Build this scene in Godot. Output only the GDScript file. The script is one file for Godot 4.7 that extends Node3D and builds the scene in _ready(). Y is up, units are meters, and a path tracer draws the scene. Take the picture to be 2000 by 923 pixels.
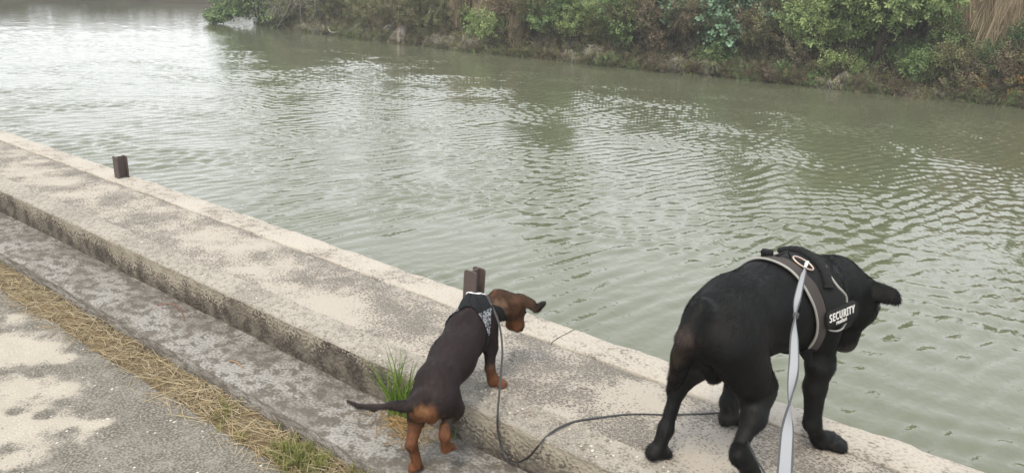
extends Node3D
# A stone quay along a canal: two dogs look over the edge, an overgrown bank lies opposite.
# World: x towards the water, -z along the quay, y up; the top of the quay is y = 0, the camera stands over x = z = 0.

const WATER := -0.62
var taken := {}

func numbered(called: String) -> String:
	var k: int = taken.get(called, 0)
	taken[called] = k + 1
	return called if k == 0 else "%s_%03d" % [called, k]

func tag(o: Node3D, label: String, category := "", group := "", kind := "") -> Node3D:
	if label: o.set_meta("label", label)
	if category: o.set_meta("category", category)
	if group: o.set_meta("group", group)
	if kind: o.set_meta("kind", kind)
	return o

func thing(called: String, at: Vector3, label: String, category: String, group := "") -> Node3D:
	var o := Node3D.new()
	o.name = numbered(called)
	add_child(o)
	o.position = at
	return tag(o, label, category, group)

func part(called: String, mesh: Mesh, m: Material, parent: Node3D = null) -> MeshInstance3D:
	var o := MeshInstance3D.new()
	o.mesh = mesh
	o.name = called if parent else numbered(called)
	if m: o.material_override = m
	if parent: parent.add_child(o, true)
	else: add_child(o)
	return o

func mat(c: Color, rough := 0.8, spec := 0.5) -> StandardMaterial3D:
	var m := StandardMaterial3D.new()
	m.albedo_color = c.linear_to_srgb()
	m.roughness = rough
	m.metallic_specular = spec
	return m

func vmat(rough := 0.8, spec := 0.5) -> StandardMaterial3D:
	var m := mat(Color.WHITE, rough, spec)
	m.vertex_color_use_as_albedo = true
	return m
func setup_camera() -> void:
	var cam := Camera3D.new()
	cam.name = "camera"
	add_child(cam)
	var fw := Vector3(0.76654973, -0.30491672, -0.565179)
	var rt := Vector3(0.59343916, 0.0, 0.80487885)
	var up := Vector3(0.24542102, 0.95237902, -0.18094952)
	var r := deg_to_rad(3.0)
	cam.transform = Transform3D(Basis(rt * cos(r) + up * sin(r), up * cos(r) - rt * sin(r), -fw), Vector3(0, 1.4, 0))
	cam.fov = rad_to_deg(2.0 * atan(461.5 / 1480.0))
	cam.near = 0.05
	cam.far = 900.0
	cam.current = true
	var we := WorldEnvironment.new()
	we.name = "environment"
	var env := Environment.new()
	env.background_mode = Environment.BG_SKY
	var sky := Sky.new()
	var sm := ProceduralSkyMaterial.new()
	sm.sky_top_color = Color(0.86, 0.88, 0.90)
	sm.sky_horizon_color = Color(0.96, 0.965, 0.97)
	sm.sky_curve = 0.2
	sm.ground_bottom_color = Color(0.3, 0.3, 0.25)
	sm.ground_horizon_color = Color(0.6, 0.6, 0.58)
	sm.energy_multiplier = 1.22
	sky.sky_material = sm
	env.sky = sky
	env.tonemap_mode = Environment.TONE_MAPPER_LINEAR
	env.tonemap_exposure = 1.72
	env.fog_enabled = true
	env.fog_density = 0.0019
	env.fog_light_color = Color(0.93, 0.94, 0.95)
	env.sdfgi_enabled = true
	env.ssao_enabled = true
	env.ssil_enabled = true
	we.environment = env
	add_child(we)
	var sun := DirectionalLight3D.new()
	sun.name = "sun"
	sun.light_energy = 0.45
	sun.light_color = Color(1.0, 0.95, 0.87)
	sun.light_angular_distance = 14.0
	sun.shadow_enabled = true
	add_child(sun)
	sun.look_at_from_position(Vector3.ZERO, -Vector3(-0.55, 0.85, 0.10), Vector3.FORWARD)
func _ready() -> void:
	setup_camera()
	build_water()
	build_quay()
	build_bank()
	build_far_trees()
	build_roots()
	build_posts()
	build_black_dog()
	build_small_dog()
	build_big_harness()
	build_small_harness()
	build_leashes()
	build_ground_cover()

# ---------- quay ----------
const Z0 := -8.4
const ZL := 9.6   # the computed surfaces cover z = Z0 .. Z0 + ZL once, and repeat beyond

func noise(seed_: int, freq: float, octaves := 3) -> FastNoiseLite:
	var n := FastNoiseLite.new()
	n.seed = seed_
	n.noise_type = FastNoiseLite.TYPE_SIMPLEX
	n.frequency = freq
	n.fractal_octaves = octaves
	return n

# a long strip of the given cross-section, cut finely along z, its surface slightly uneven
func strip(prof: Array, z0: float, z1: float, dz: float, rough: float, seed_: int, fine := 1, uz := Z0, ul := ZL) -> ArrayMesh:
	var nz := noise(seed_, 3.0, 4)
	var p := []
	for i in prof.size() - 1:
		for q in fine: p.append(prof[i].lerp(prof[i + 1], float(q) / fine))
	p.append(prof[-1])
	var run := [0.0]
	for i in range(1, p.size()): run.append(run[-1] + p[i].distance_to(p[i - 1]))
	var rows := int(ceil((z1 - z0) / dz)) + 1
	var st := SurfaceTool.new()
	st.begin(Mesh.PRIMITIVE_TRIANGLES)
	for r in rows:
		var z := minf(z0 + r * dz, z1)
		for i in p.size():
			var x: float = p[i].x
			var y: float = p[i].y
			var a := nz.get_noise_3d(x * 2.0, y * 2.0, z) * rough + nz.get_noise_3d(x * 9.0, y * 9.0, z * 5.0 + 40.0) * rough * 0.5
			var b := nz.get_noise_3d(x * 2.0 + 70.0, y * 2.0, z) * rough + nz.get_noise_3d(x * 9.0 + 70.0, y * 9.0, z * 5.0) * rough * 0.5
			st.set_uv(Vector2((z - uz) / ul, run[i] / run[-1]))
			st.add_vertex(Vector3(x + a, y + b * 0.7, z))
	var w := p.size()
	for r in rows - 1:
		for i in w - 1:
			var a := r * w + i
			for q in [a, a + 1, a + w, a + 1, a + w + 1, a + w]: st.add_index(q)
	st.generate_normals()
	st.generate_tangents()
	return st.commit()

func surface(tex: Array, rough := 0.92) -> StandardMaterial3D:
	var m := mat(Color.WHITE, rough, 0.3)
	m.albedo_texture = tex[0]
	if tex.size() > 1:
		m.heightmap_enabled = true
		m.heightmap_texture = tex[1]
		m.heightmap_scale = tex[2]
	return m

func L(r: float, g: float, b: float) -> Color:
	return Color(r, g, b)

const CREAM := Color(0.45, 0.405, 0.345)
const PALE := Color(0.50, 0.455, 0.395)
const GREY := Color(0.25, 0.23, 0.20)
const DARK := Color(0.085, 0.078, 0.068)

func put(im: Image, hm: Image, x: int, y: int, c: Color, h: float) -> void:
	im.set_pixel(x, y, (c * 0.89).linear_to_srgb())
	hm.set_pixel(x, y, Color(h, h, h))

func pair(im: Image, hm: Image, scale: float) -> Array:
	im.generate_mipmaps()
	hm.generate_mipmaps()
	return [ImageTexture.create_from_image(im), ImageTexture.create_from_image(hm), scale]

# the walked top: pale patches of worn laitance between dark pitted ground
func top_texture(uz: float, ul: float) -> Array:
	var w := 2048
	var h := 224
	var im := Image.create(w, h, false, Image.FORMAT_RGB8)
	var hm := Image.create(w, h, false, Image.FORMAT_L8)
	var big := noise(11, 2.1, 4)
	var mid := noise(12, 9.0, 3)
	var fin := noise(13, 120.0, 2)
	var fi2 := noise(14, 62.0, 3)
	var crk := noise(15, 1.7, 4)
	var msk := noise(16, 0.9, 2)
	for i in w:
		var z := uz + ul * i / w
		var here := []
		for s in TOP_SPOTS:
			if absf(z - s[1]) < 2.0 * float(s[2]): here.append(s)
		for y in h:
			var x := 2.0 + 0.47 * y / h
			var k := big.get_noise_2d(x, z) * 1.35 + mid.get_noise_2d(x, z) * 0.45
			for s in here:
				var dx: float = (x - s[0]) / 0.11
				var dz: float = (z - s[1]) / float(s[2])
				k += float(s[3]) * exp(-dx * dx - dz * dz)
			var f := fin.get_noise_2d(x, z * 0.8)
			var f2 := fi2.get_noise_2d(x + 9.0, z * 0.75)
			var pit := smoothstep(0.0, 0.13, f2 + f * 0.45 - k * 0.6 - 0.05)
			var c := CREAM.lerp(L(0.30, 0.27, 0.23), clampf(0.42 - k * 0.9 + f * 0.6, 0, 1))
			c = c.lerp(DARK.lerp(L(0.19, 0.17, 0.15), clampf(0.4 - f * 1.4, 0, 1)), pit * 0.85)
			if f > 0.42: c = c.lerp(PALE, 0.8)
			var crack := smoothstep(0.016, 0.004, absf(crk.get_noise_2d(x * 1.6, z))) * smoothstep(0.05, 0.2, msk.get_noise_2d(x, z))
			c = c.lerp(L(0.06, 0.052, 0.045), crack * 0.75)
			put(im, hm, i, y, c, clampf(0.62 - 0.5 * pit + f * 0.25 - crack * 0.5, 0, 1))
	return pair(im, hm, 0.6)

func coping_texture() -> Array:
	var w := 2048
	var h := 64
	var im := Image.create(w, h, false, Image.FORMAT_RGB8)
	var hm := Image.create(w, h, false, Image.FORMAT_L8)
	var big := noise(21, 1.6, 4)
	var mid := noise(22, 14.0, 3)
	var fin := noise(23, 70.0, 2)
	for y in h:
		var x := 2.47 + 0.215 * y / h
		for i in w:
			var z := Z0 + ZL * i / w
			var b := big.get_noise_2d(x, z)
			var m := mid.get_noise_2d(x, z * 0.8)
			var f := fin.get_noise_2d(x, z * 0.7)
			var stain := smoothstep(0.42, 0.56, m * 0.55 + f * 0.55 + b * 0.5)
			var c := PALE.lerp(L(0.36, 0.325, 0.28), clampf(0.16 + b * 0.8 + f * 0.4 + m * 0.3, 0, 1))
			c = c.lerp(L(0.20, 0.18, 0.155), smoothstep(0.40, 0.62, f - m * 0.2) * 0.4)
			c = c.lerp(L(0.16, 0.14, 0.12), stain * 0.7)
			put(im, hm, i, y, c, clampf(0.6 - 0.4 * stain + f * 0.2, 0, 1))
	return pair(im, hm, 0.3)

func kerb_texture() -> Array:
	var w := 2048
	var h := 48
	var im := Image.create(w, h, false, Image.FORMAT_RGB8)
	var hm := Image.create(w, h, false, Image.FORMAT_L8)
	var big := noise(31, 1.3, 4)
	var mid := noise(32, 20.0, 3)
	var fin := noise(33, 90.0, 2)
	for y in h:
		var x := 1.87 + 0.13 * y / h
		for i in w:
			var z := Z0 + ZL * i / w
			var b := big.get_noise_2d(x, z)
			var m := mid.get_noise_2d(x, z)
			var f := fin.get_noise_2d(x, z)
			var c := L(0.27, 0.25, 0.215).lerp(L(0.37, 0.34, 0.295), clampf(0.5 + b + m * 0.5, 0, 1))
			var pit := smoothstep(0.28, 0.5, f * 0.7 - m * 0.5)
			c = c.lerp(L(0.15, 0.135, 0.11), pit * 0.7)
			if f < -0.45: c = c.lerp(PALE, 0.7)
			put(im, hm, i, y, c, clampf(0.55 - 0.4 * pit + m * 0.3, 0, 1))
	return pair(im, hm, 0.5)

# the low wall: a black crust of lichen and soot climbs to a ragged line, bare concrete above
func wall_texture() -> Array:
	var w := 2048
	var h := 80
	var im := Image.create(w, h, false, Image.FORMAT_RGB8)
	var hm := Image.create(w, h, false, Image.FORMAT_L8)
	var big := noise(41, 0.9, 3)
	var mid := noise(42, 7.0, 4)
	var fin := noise(43, 45.0, 3)
	var run := noise(44, 22.0, 2)
	for y in h:
		var up := float(y) / h   # 1 at the upper edge of the wall
		for i in w:
			var z := Z0 + ZL * i / w
			var m := mid.get_noise_2d(up * 0.16, z)
			var f := fin.get_noise_2d(up * 0.16, z)
			var line := 0.66 + big.get_noise_1d(z) * 0.50 + mid.get_noise_1d(z * 0.8) * 0.22 + run.get_noise_1d(z * 0.6) * 0.10
			var crust := smoothstep(-0.05, 0.05, line - up + f * 0.48)
			crust *= 0.80 + 0.2 * smoothstep(-0.3, 0.15, m + f * 0.4)
			var c := L(0.30, 0.265, 0.205).lerp(L(0.38, 0.34, 0.275), clampf(0.5 + m + f * 0.5, 0, 1))
			var black := L(0.070, 0.059, 0.050).lerp(L(0.15, 0.13, 0.108), clampf(0.4 + f * 1.1 - m * 0.8, 0, 1))
			c = c.lerp(black, crust)
			put(im, hm, i, y, c, clampf(0.5 + f * 0.4 + crust * 0.1, 0, 1))
	return pair(im, hm, 0.6)

func shelf_texture() -> Array:
	var w := 2048
	var h := 112
	var im := Image.create(w, h, false, Image.FORMAT_RGB8)
	var hm := Image.create(w, h, false, Image.FORMAT_L8)
	var big := noise(51, 2.2, 4)
	var mid := noise(52, 12.0, 3)
	var fin := noise(53, 55.0, 3)
	for y in h:
		var x := 1.575 + 0.31 * y / h
		for i in w:
			var z := Z0 + ZL * i / w
			var b := big.get_noise_2d(x * 1.6, z)
			var m := mid.get_noise_2d(x, z * 0.8)
			var f := fin.get_noise_2d(x, z)
			var wash := smoothstep(-0.05, 0.75, b * 0.8 + m * 0.55 + f * 0.55 + 0.26 * exp(-pow((x - 1.66) / 0.06, 2.0)))
			var c := L(0.165, 0.150, 0.132).lerp(L(0.235, 0.215, 0.19), clampf(0.5 + f + m * 0.5, 0, 1))
			c = c.lerp(L(0.37, 0.355, 0.335), wash * (0.62 + 0.5 * f))
			var dirt := smoothstep(0.08, 0.4, -m - f * 0.3 - b * 0.2)
			c = c.lerp(L(0.115, 0.10, 0.083), dirt * 0.6)
			put(im, hm, i, y, c, clampf(0.5 + f * 0.35 + m * 0.15, 0, 1))
	return pair(im, hm, 0.5)

const PX0 := 0.30
const PXL := 1.14
const PZ0 := -4.9
const PZL := 3.8
func path_texture() -> Array:
	var w := 1500
	var h := 450
	var im := Image.create(w, h, false, Image.FORMAT_RGB8)
	var hm := Image.create(w, h, false, Image.FORMAT_L8)
	var big := noise(61, 1.6, 3)
	var mid := noise(62, 7.0, 3)
	var fin := noise(63, 70.0, 2)
	var peb := FastNoiseLite.new()
	peb.seed = 64
	peb.noise_type = FastNoiseLite.TYPE_CELLULAR
	peb.cellular_return_type = FastNoiseLite.RETURN_CELL_VALUE
	peb.frequency = 75.0
	for y in h:
		var x := PX0 + PXL * y / h
		for i in w:
			var z := PZ0 + PZL * i / w
			var f := fin.get_noise_2d(x, z)
			var c := L(0.175, 0.160, 0.137)
			var ht := 0.5
			if true:
				var b := big.get_noise_2d(x, z)
				var m := mid.get_noise_2d(x, z)
				var p := peb.get_noise_2d(x, z)
				c = c.lerp(L(0.275, 0.253, 0.22), clampf(0.36 + p * 0.7 + f * 0.5 + b * 0.5, 0, 1))
				c = c.lerp(L(0.09, 0.077, 0.06), smoothstep(0.08, 0.42, f - m * 0.4) * 0.7)
				c = c.lerp(L(0.36, 0.335, 0.295), smoothstep(0.25, 0.55, -f + p * 0.2) * 0.6)
				if p > 0.90: c = c.lerp(L(0.48, 0.45, 0.40), 0.8)
				elif p < -0.86: c = c.lerp(L(0.10, 0.075, 0.06), 0.7)
				var k := -0.45
				for s in PATH_SPOTS:
					var d := Vector2(x - s[0], z - s[1]).length() / float(s[2])
					if d < 2.2: k += float(s[3]) * exp(-d * d * 1.1)
				k += m * 0.28 + b * 0.12
				var paint := smoothstep(-0.06, 0.09, k + f * 0.34 + p * 0.05)
				c = c.lerp(L(0.50, 0.455, 0.385).lerp(L(0.43, 0.385, 0.32), clampf(0.5 + f + m * 0.6, 0, 1)), paint * 0.95)
				ht = 0.45 - f * 0.35 + p * 0.15 * (1.0 - paint) + paint * 0.15
			put(im, hm, i, y, c, clampf(ht, 0, 1))
	return pair(im, hm, 0.5)

func build_quay() -> void:
	var q := Node3D.new()
	q.name = "quay"
	add_child(q)
	tag(q, "pale weathered concrete quay along the canal with a low inner wall", "", "", "structure")
	var za := -46.0
	var zb := 6.0
	# edge stones: joints where the photograph shows them
	var cop := surface(coping_texture())
	var cuts := [-46.0, -30.0, -19.0, -12.6, -7.1, -1.585, 2.4, 6.0]
	for i in cuts.size() - 1:
		var a: float = cuts[i] + 0.0025
		var b: float = cuts[i + 1] - 0.0025
		var fine := 0.04 if a > -9.0 else 0.25
		var m := strip([Vector2(2.474, -0.03), Vector2(2.474, -0.004), Vector2(2.478, 0.001), Vector2(2.60, 0.0), Vector2(2.652, -0.001), Vector2(2.666, -0.009), Vector2(2.67, -0.03)], a, b, fine, 0.010, 101, 2)
		part("edge_stone", m, cop, q)
	part("joint_filler", strip([Vector2(2.45, -0.026), Vector2(2.473, -0.026), Vector2(2.48, -0.014), Vector2(2.665, -0.014)], za, zb, 0.5, 0.002, 101, 2), cop, q)
	part("quay_face", strip([Vector2(2.668, -0.026), Vector2(2.675, -0.30), Vector2(2.68, -1.5)], za, zb, 0.1, 0.006, 101, 3), mat(Color(0.30, 0.27, 0.22), 0.95, 0.2), q)
	var prof := [Vector2(2.002, 0.0), Vector2(2.10, 0.001), Vector2(2.30, 0.001), Vector2(2.455, -0.001), Vector2(2.462, -0.007), Vector2(2.464, -0.035)]
	part("paving", strip(prof, -3.4, zb, 0.03, 0.005, 111, 3, -3.4, 4.4), surface(top_texture(-3.4, 4.4)), q)
	part("paving", strip(prof, za, -3.4, 0.06, 0.005, 111, 3, -9.6, 6.2), surface(top_texture(-9.6, 6.2)), q)
	part("kerb", strip([Vector2(1.884, -0.036), Vector2(1.889, -0.027), Vector2(1.90, -0.0225), Vector2(1.95, -0.012), Vector2(1.99, -0.003), Vector2(2.002, 0.0)], za, zb, 0.03, 0.005, 111, 3), surface(kerb_texture()), q)
	part("inner_wall", strip([Vector2(1.889, -0.20), Vector2(1.888, -0.12), Vector2(1.886, -0.06), Vector2(1.884, -0.036)], za, zb, 0.03, 0.005, 111, 4), surface(wall_texture()), q)
	# the gutter shelf behind the wall and its small outer step
	var sh := Node3D.new()
	sh.name = "gutter"
	add_child(sh)
	tag(sh, "grey concrete gutter between the path and the quay wall", "", "", "structure")
	var shm := surface(shelf_texture())
	part("shelf", strip([Vector2(1.576, -0.206), Vector2(1.582, -0.199), Vector2(1.60, -0.1965), Vector2(1.75, -0.197), Vector2(1.895, -0.194)], za, zb, 0.04, 0.005, 121, 3), shm, sh)
	part("step", strip([Vector2(1.566, -0.30), Vector2(1.570, -0.235), Vector2(1.576, -0.205)], za, zb, 0.04, 0.006, 121, 3), shm, sh)
	# earth strip
	var soil := mat(Color(0.145, 0.112, 0.068), 0.95, 0.2)
	var ver := part("verge", strip([Vector2(1.36, -0.275), Vector2(1.42, -0.262), Vector2(1.50, -0.262), Vector2(1.58, -0.268)], za, zb, 0.05, 0.02, 131, 4), soil)
	tag(ver, "narrow strip of bare earth between path and gutter", "", "", "structure")
	# path
	var pm := surface(path_texture())
	var st := SurfaceTool.new()
	st.begin(Mesh.PRIMITIVE_TRIANGLES)
	var ez := noise(71, 2.2, 4)
	var rows := 500
	var cols := [-60.0, -20.0, -6.0, -2.0, -0.5, 0.3, 0.8, 1.1, 1.25, 1.33, 1.37, 1.39, 1.395, 1.395]
	for r in rows + 1:
		var z := lerpf(-46.0, 6.0, float(r) / rows)
		var e := ez.get_noise_1d(z) * 0.012 + ez.get_noise_1d(z * 9.0) * 0.008
		for i in cols.size():
			var x: float = cols[i]
			if x > 1.0: x += e * (x - 1.0) / 0.395
			var y := -0.2495 + ez.get_noise_2d(x * 3.0, z * 3.0) * 0.004
			if i == cols.size() - 2: y -= 0.004
			if i == cols.size() - 1: y -= 0.06
			st.set_uv(Vector2((z - PZ0) / PZL, (x - PX0) / PXL))
			st.add_vertex(Vector3(x, y, z))
	var cw := cols.size()
	for r in rows:
		for i in cw - 1:
			var a := r * cw + i
			for k in [a, a + 1, a + cw, a + 1, a + cw + 1, a + cw]: st.add_index(k)
	st.generate_normals()
	st.generate_tangents()
	var path := part("path", st.commit(), pm)
	tag(path, "grey concrete path with a worn cream paint patch", "", "", "structure")

func build_posts() -> void:
	var iron := mat(Color(0.088, 0.066, 0.060), 0.65, 0.4)
	var nt := NoiseTexture2D.new()
	nt.width = 256
	nt.height = 256
	nt.seamless = true
	nt.as_normal_map = true
	nt.bump_strength = 3
	nt.noise = noise(91, 0.05, 4)
	iron.normal_enabled = true
	iron.normal_texture = nt
	iron.normal_scale = 0.4
	iron.uv1_triplanar = true
	iron.uv1_scale = Vector3(6, 6, 6)
	var hgt := [0.178, 0.158]
	var at := [Vector3(2.548, 0, -2.085), Vector3(2.572, 0, -5.41)]
	var lab := ["dark brown steel beam stub standing in the quay edge beside the puppy", "dark brown steel beam stub on the empty stretch of quay edge"]
	for k in 2:
		var t := thing("mooring_post", at[k], lab[k], "post", "steel stubs along the quay edge")
		t.rotation_degrees = Vector3(0.6, [3.0, -2.0][k], [-1.0, 1.2][k])
		var d := 0.033
		for s in [-1.0, 1.0]:
			var f := part("flange", beam_plate(0.070, hgt[k], 0.0075), iron, t)
			f.position = Vector3(d * s, -0.02, 0)
		var wb := BoxMesh.new()
		wb.size = Vector3(0.0585, hgt[k] + 0.0185, 0.008)
		var web := part("web", wb, iron, t)
		web.position = Vector3(0, (hgt[k] + 0.0185) / 2 - 0.02, 0)

# a plate in the y-z plane with its upper corners rounded
func beam_plate(w: float, h: float, t: float) -> ArrayMesh:
	var o := []
	o.append(Vector2(-w / 2, 0))
	for i in 5: o.append(Vector2(-w / 2 + 0.012 - cos(PI / 8 * i) * 0.012, h + 0.02 - 0.012 + sin(PI / 8 * i) * 0.012))
	for i in 5: o.append(Vector2(w / 2 - 0.012 + sin(PI / 8 * i) * 0.012, h + 0.02 - 0.012 + cos(PI / 8 * i) * 0.012))
	o.append(Vector2(w / 2, 0))
	var st := SurfaceTool.new()
	st.begin(Mesh.PRIMITIVE_TRIANGLES)
	st.set_smooth_group(-1)
	var n := o.size()
	for s in [-1.0, 1.0]:
		for i in range(1, n - 1):
			var f = [o[0], o[i], o[i + 1]] if s < 0 else [o[0], o[i + 1], o[i]]
			for v in f: st.add_vertex(Vector3(s * t / 2, v.y, v.x))
	for i in n:
		var a: Vector2 = o[i]
		var b: Vector2 = o[(i + 1) % n]
		for v in [Vector3(-t / 2, a.y, a.x), Vector3(t / 2, a.y, a.x), Vector3(t / 2, b.y, b.x), Vector3(-t / 2, a.y, a.x), Vector3(t / 2, b.y, b.x), Vector3(-t / 2, b.y, b.x)]: st.add_vertex(v)
	st.generate_normals()
	return st.commit()

# ---------- canal ----------
func build_water() -> void:
	var n1 := noise(201, 0.55, 2)
	var n2 := noise(202, 0.9, 2)
	var n3 := noise(203, 0.35, 2)
	var n4 := noise(204, 1.0, 2)
	var radii := PackedFloat32Array()
	var r := 2.2
	while r < 95.0:
		radii.append(r)
		if r < 9.0: r += 0.028
		elif r < 30.0: r += 0.028 + (r - 9.0) * 0.0034
		else: r += 0.1 + (r - 30.0) * 0.016
	var cols := 520
	var a0 := deg_to_rad(-8.0)
	var a1 := deg_to_rad(118.0)
	var rows := radii.size()
	var pos := PackedVector3Array()
	var uv := PackedVector2Array()
	pos.resize(rows * cols)
	uv.resize(rows * cols)
	var nx := -0.24
	var nz := 0.97
	var at := 0
	for i in rows:
		var rr := radii[i]
		var fade := clampf(1.45 - rr / 60.0, 0.4, 1.2) * (0.55 + 0.50 * smoothstep(3.0, 11.0, rr))
		for j in cols:
			var a := a0 + (a1 - a0) * j / (cols - 1)
			var x := sin(a) * rr
			var z := -cos(a) * rr
			var u := x * nx + z * nz
			var v := x * nz - z * nx
			var w1 := n1.get_noise_2d(u * 0.8, v * 0.30)
			var w2 := n2.get_noise_2d(u * 0.7, v * 0.35)
			var w3 := n3.get_noise_2d(x, z)
			var p1 := u * 37.0 + 3.4 * w1 + 1.1 * sin(v * 1.7 + w2 * 4.0)
			var p2 := (u * 0.97 + v * 0.24) * 28.0 + 4.0 * w2 + 1.5 * w1
			var p3 := (u * 0.55 - v * 0.83) * 23.0 + 6.0 * w3 + 3.0 * w1
			var s1 := sin(p1)
			var s2 := sin(p2)
			var h := 0.0029 * (0.75 + 0.7 * w2) * (s1 + 0.22 * cos(2.0 * p1)) + 0.0031 * (0.7 + 0.8 * w1) * (s2 + 0.2 * cos(2.0 * p2)) + 0.0014 * (1.0 + 1.6 * w3) * sin(p3)
			h += 0.0030 * n4.get_noise_2d(u * 6.5, v * 2.0) + 0.0012 * n4.get_noise_2d(u * 13.0 + 50.0, v * 6.0)
			h *= 1.25 * fade * (1.0 + 0.45 * w3)
			pos[at] = Vector3(x, WATER + h, z)
			uv[at] = Vector2(x, z) * 0.55
			at += 1
	var nor := PackedVector3Array()
	nor.resize(rows * cols)
	for i in rows:
		for j in cols:
			var q := i * cols + j
			var e := pos[i * cols + mini(j + 1, cols - 1)] - pos[i * cols + maxi(j - 1, 0)]
			var f := pos[mini(i + 1, rows - 1) * cols + j] - pos[maxi(i - 1, 0) * cols + j]
			var nn := f.cross(e)
			nor[q] = (nn if nn.y > 0 else -nn).normalized()
	var idx := PackedInt32Array()
	idx.resize((rows - 1) * (cols - 1) * 6)
	at = 0
	for i in rows - 1:
		for j in cols - 1:
			var q := i * cols + j
			idx[at] = q
			idx[at + 1] = q + cols
			idx[at + 2] = q + 1
			idx[at + 3] = q + 1
			idx[at + 4] = q + cols
			idx[at + 5] = q + cols + 1
			at += 6
	var arr := []
	arr.resize(Mesh.ARRAY_MAX)
	arr[Mesh.ARRAY_VERTEX] = pos
	arr[Mesh.ARRAY_NORMAL] = nor
	arr[Mesh.ARRAY_TEX_UV] = uv
	arr[Mesh.ARRAY_INDEX] = idx
	var mesh := ArrayMesh.new()
	mesh.add_surface_from_arrays(Mesh.PRIMITIVE_TRIANGLES, arr)
	var m := mat(Color(0.112, 0.119, 0.074), 0.03, 0.5)
	var nt := NoiseTexture2D.new()
	nt.width = 1024
	nt.height = 1024
	nt.seamless = true
	nt.noise = noise(211, 0.022, 3)
	m.heightmap_enabled = true
	m.heightmap_texture = nt
	m.heightmap_scale = 0.12
	var water := part("canal_water", mesh, m)
	tag(water, "murky green canal water ruffled by small ripples", "", "", "structure")
	# canal floor
	var pm := PlaneMesh.new()
	pm.size = Vector2(260, 260)
	var fl := part("canal_bed", pm, mat(Color(0.06, 0.06, 0.04), 0.95))
	fl.position = Vector3(60, -1.6, -60)
	tag(fl, "muddy bed of the canal under the water", "", "", "structure")

# ---------- opposite bank ----------
# the water's edge opposite, from the right of the photograph to where the canal bends away
const BANK := [[23.4, 26.0], [23.0, 10.0], [22.45, -1.0], [21.95, -6.0], [21.35, -12.0], [21.0, -17.0], [21.5, -26.5], [22.6, -32.0], [25.5, -36.0], [34.0, -40.0], [52.0, -42.0], [90.0, -42.0]]

func bank_x(z: float) -> float:
	for i in BANK.size() - 1:
		if z <= BANK[i][1] and z >= BANK[i + 1][1]:
			return lerpf(BANK[i][0], BANK[i + 1][0], (z - BANK[i][1]) / (BANK[i + 1][1] - BANK[i][1]))
	return 22.0

# height of the bank at a distance behind the water's edge
func bank_y(o: float) -> float:
	var k := [[-0.6, -1.3], [0.0, -0.85], [0.12, -0.60], [0.5, -0.2], [1.4, 0.75], [2.6, 1.35], [5.0, 1.75], [12.0, 2.1], [300.0, 2.4]]
	for i in k.size() - 1:
		if o <= k[i + 1][0]: return lerpf(k[i][1], k[i + 1][1], clampf((o - k[i][0]) / (k[i + 1][0] - k[i][0]), 0, 1))
	return 2.4

func land(edge: Array, called: String, label: String, side: float, m: Material, high := 1.0) -> void:
	var pts := []
	for e in edge: pts.append(Vector3(e[0], 0, e[1]))
	var line := smooth_path(pts, 14)
	var off := [-0.6, 0.0, 0.06, 0.12, 0.3, 0.5, 0.8, 1.1, 1.4, 2.0, 2.6, 3.6, 5.0, 8.0, 12.0, 40.0, 200.0]
	var nz := noise(301, 0.7, 4)
	var st := SurfaceTool.new()
	st.begin(Mesh.PRIMITIVE_TRIANGLES)
	st.set_smooth_group(0)
	for i in line.size():
		var t: Vector3 = (line[mini(i + 1, line.size() - 1)] - line[maxi(i - 1, 0)]).normalized()
		var s := t.cross(Vector3.UP) * side
		for o in off:
			var p: Vector3 = line[i] + s * o
			p.y = bank_y(o) * (high if bank_y(o) > 0.0 else 1.0) + nz.get_noise_2d(p.x * 1.3, p.z * 1.3) * clampf(0.05 + o * 0.12, 0.05, 0.5) * high
			st.set_uv(Vector2(p.x, p.z) * 0.4)
			st.add_vertex(p)
	var w := off.size()
	for i in line.size() - 1:
		for j in w - 1:
			var a := i * w + j
			var f = [a, a + w, a + 1, a + 1, a + w, a + w + 1] if side > 0 else [a, a + 1, a + w, a + 1, a + w + 1, a + w]
			for q in f: st.add_index(q)
	st.generate_normals()
	var o := part(called, st.commit(), m)
	tag(o, label, "", "", "structure")

# --- sprigs: small bunches of leaves, the pieces a crown is made of ---
func leaf_into(st: SurfaceTool, at: Vector3, dir: Vector3, nrm: Vector3, l: float, w: float, c: Color) -> void:
	var s := dir.cross(nrm).normalized()
	var up := s.cross(dir).normalized()
	var a := at
	var b := at + dir * l * 0.45 + s * w / 2 + up * l * 0.06
	var d := at + dir * l * 0.45 - s * w / 2 + up * l * 0.06
	var e := at + dir * l - up * l * 0.10
	st.set_color(c)
	for v in [a, b, e, a, e, d]: st.add_vertex(v)

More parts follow.
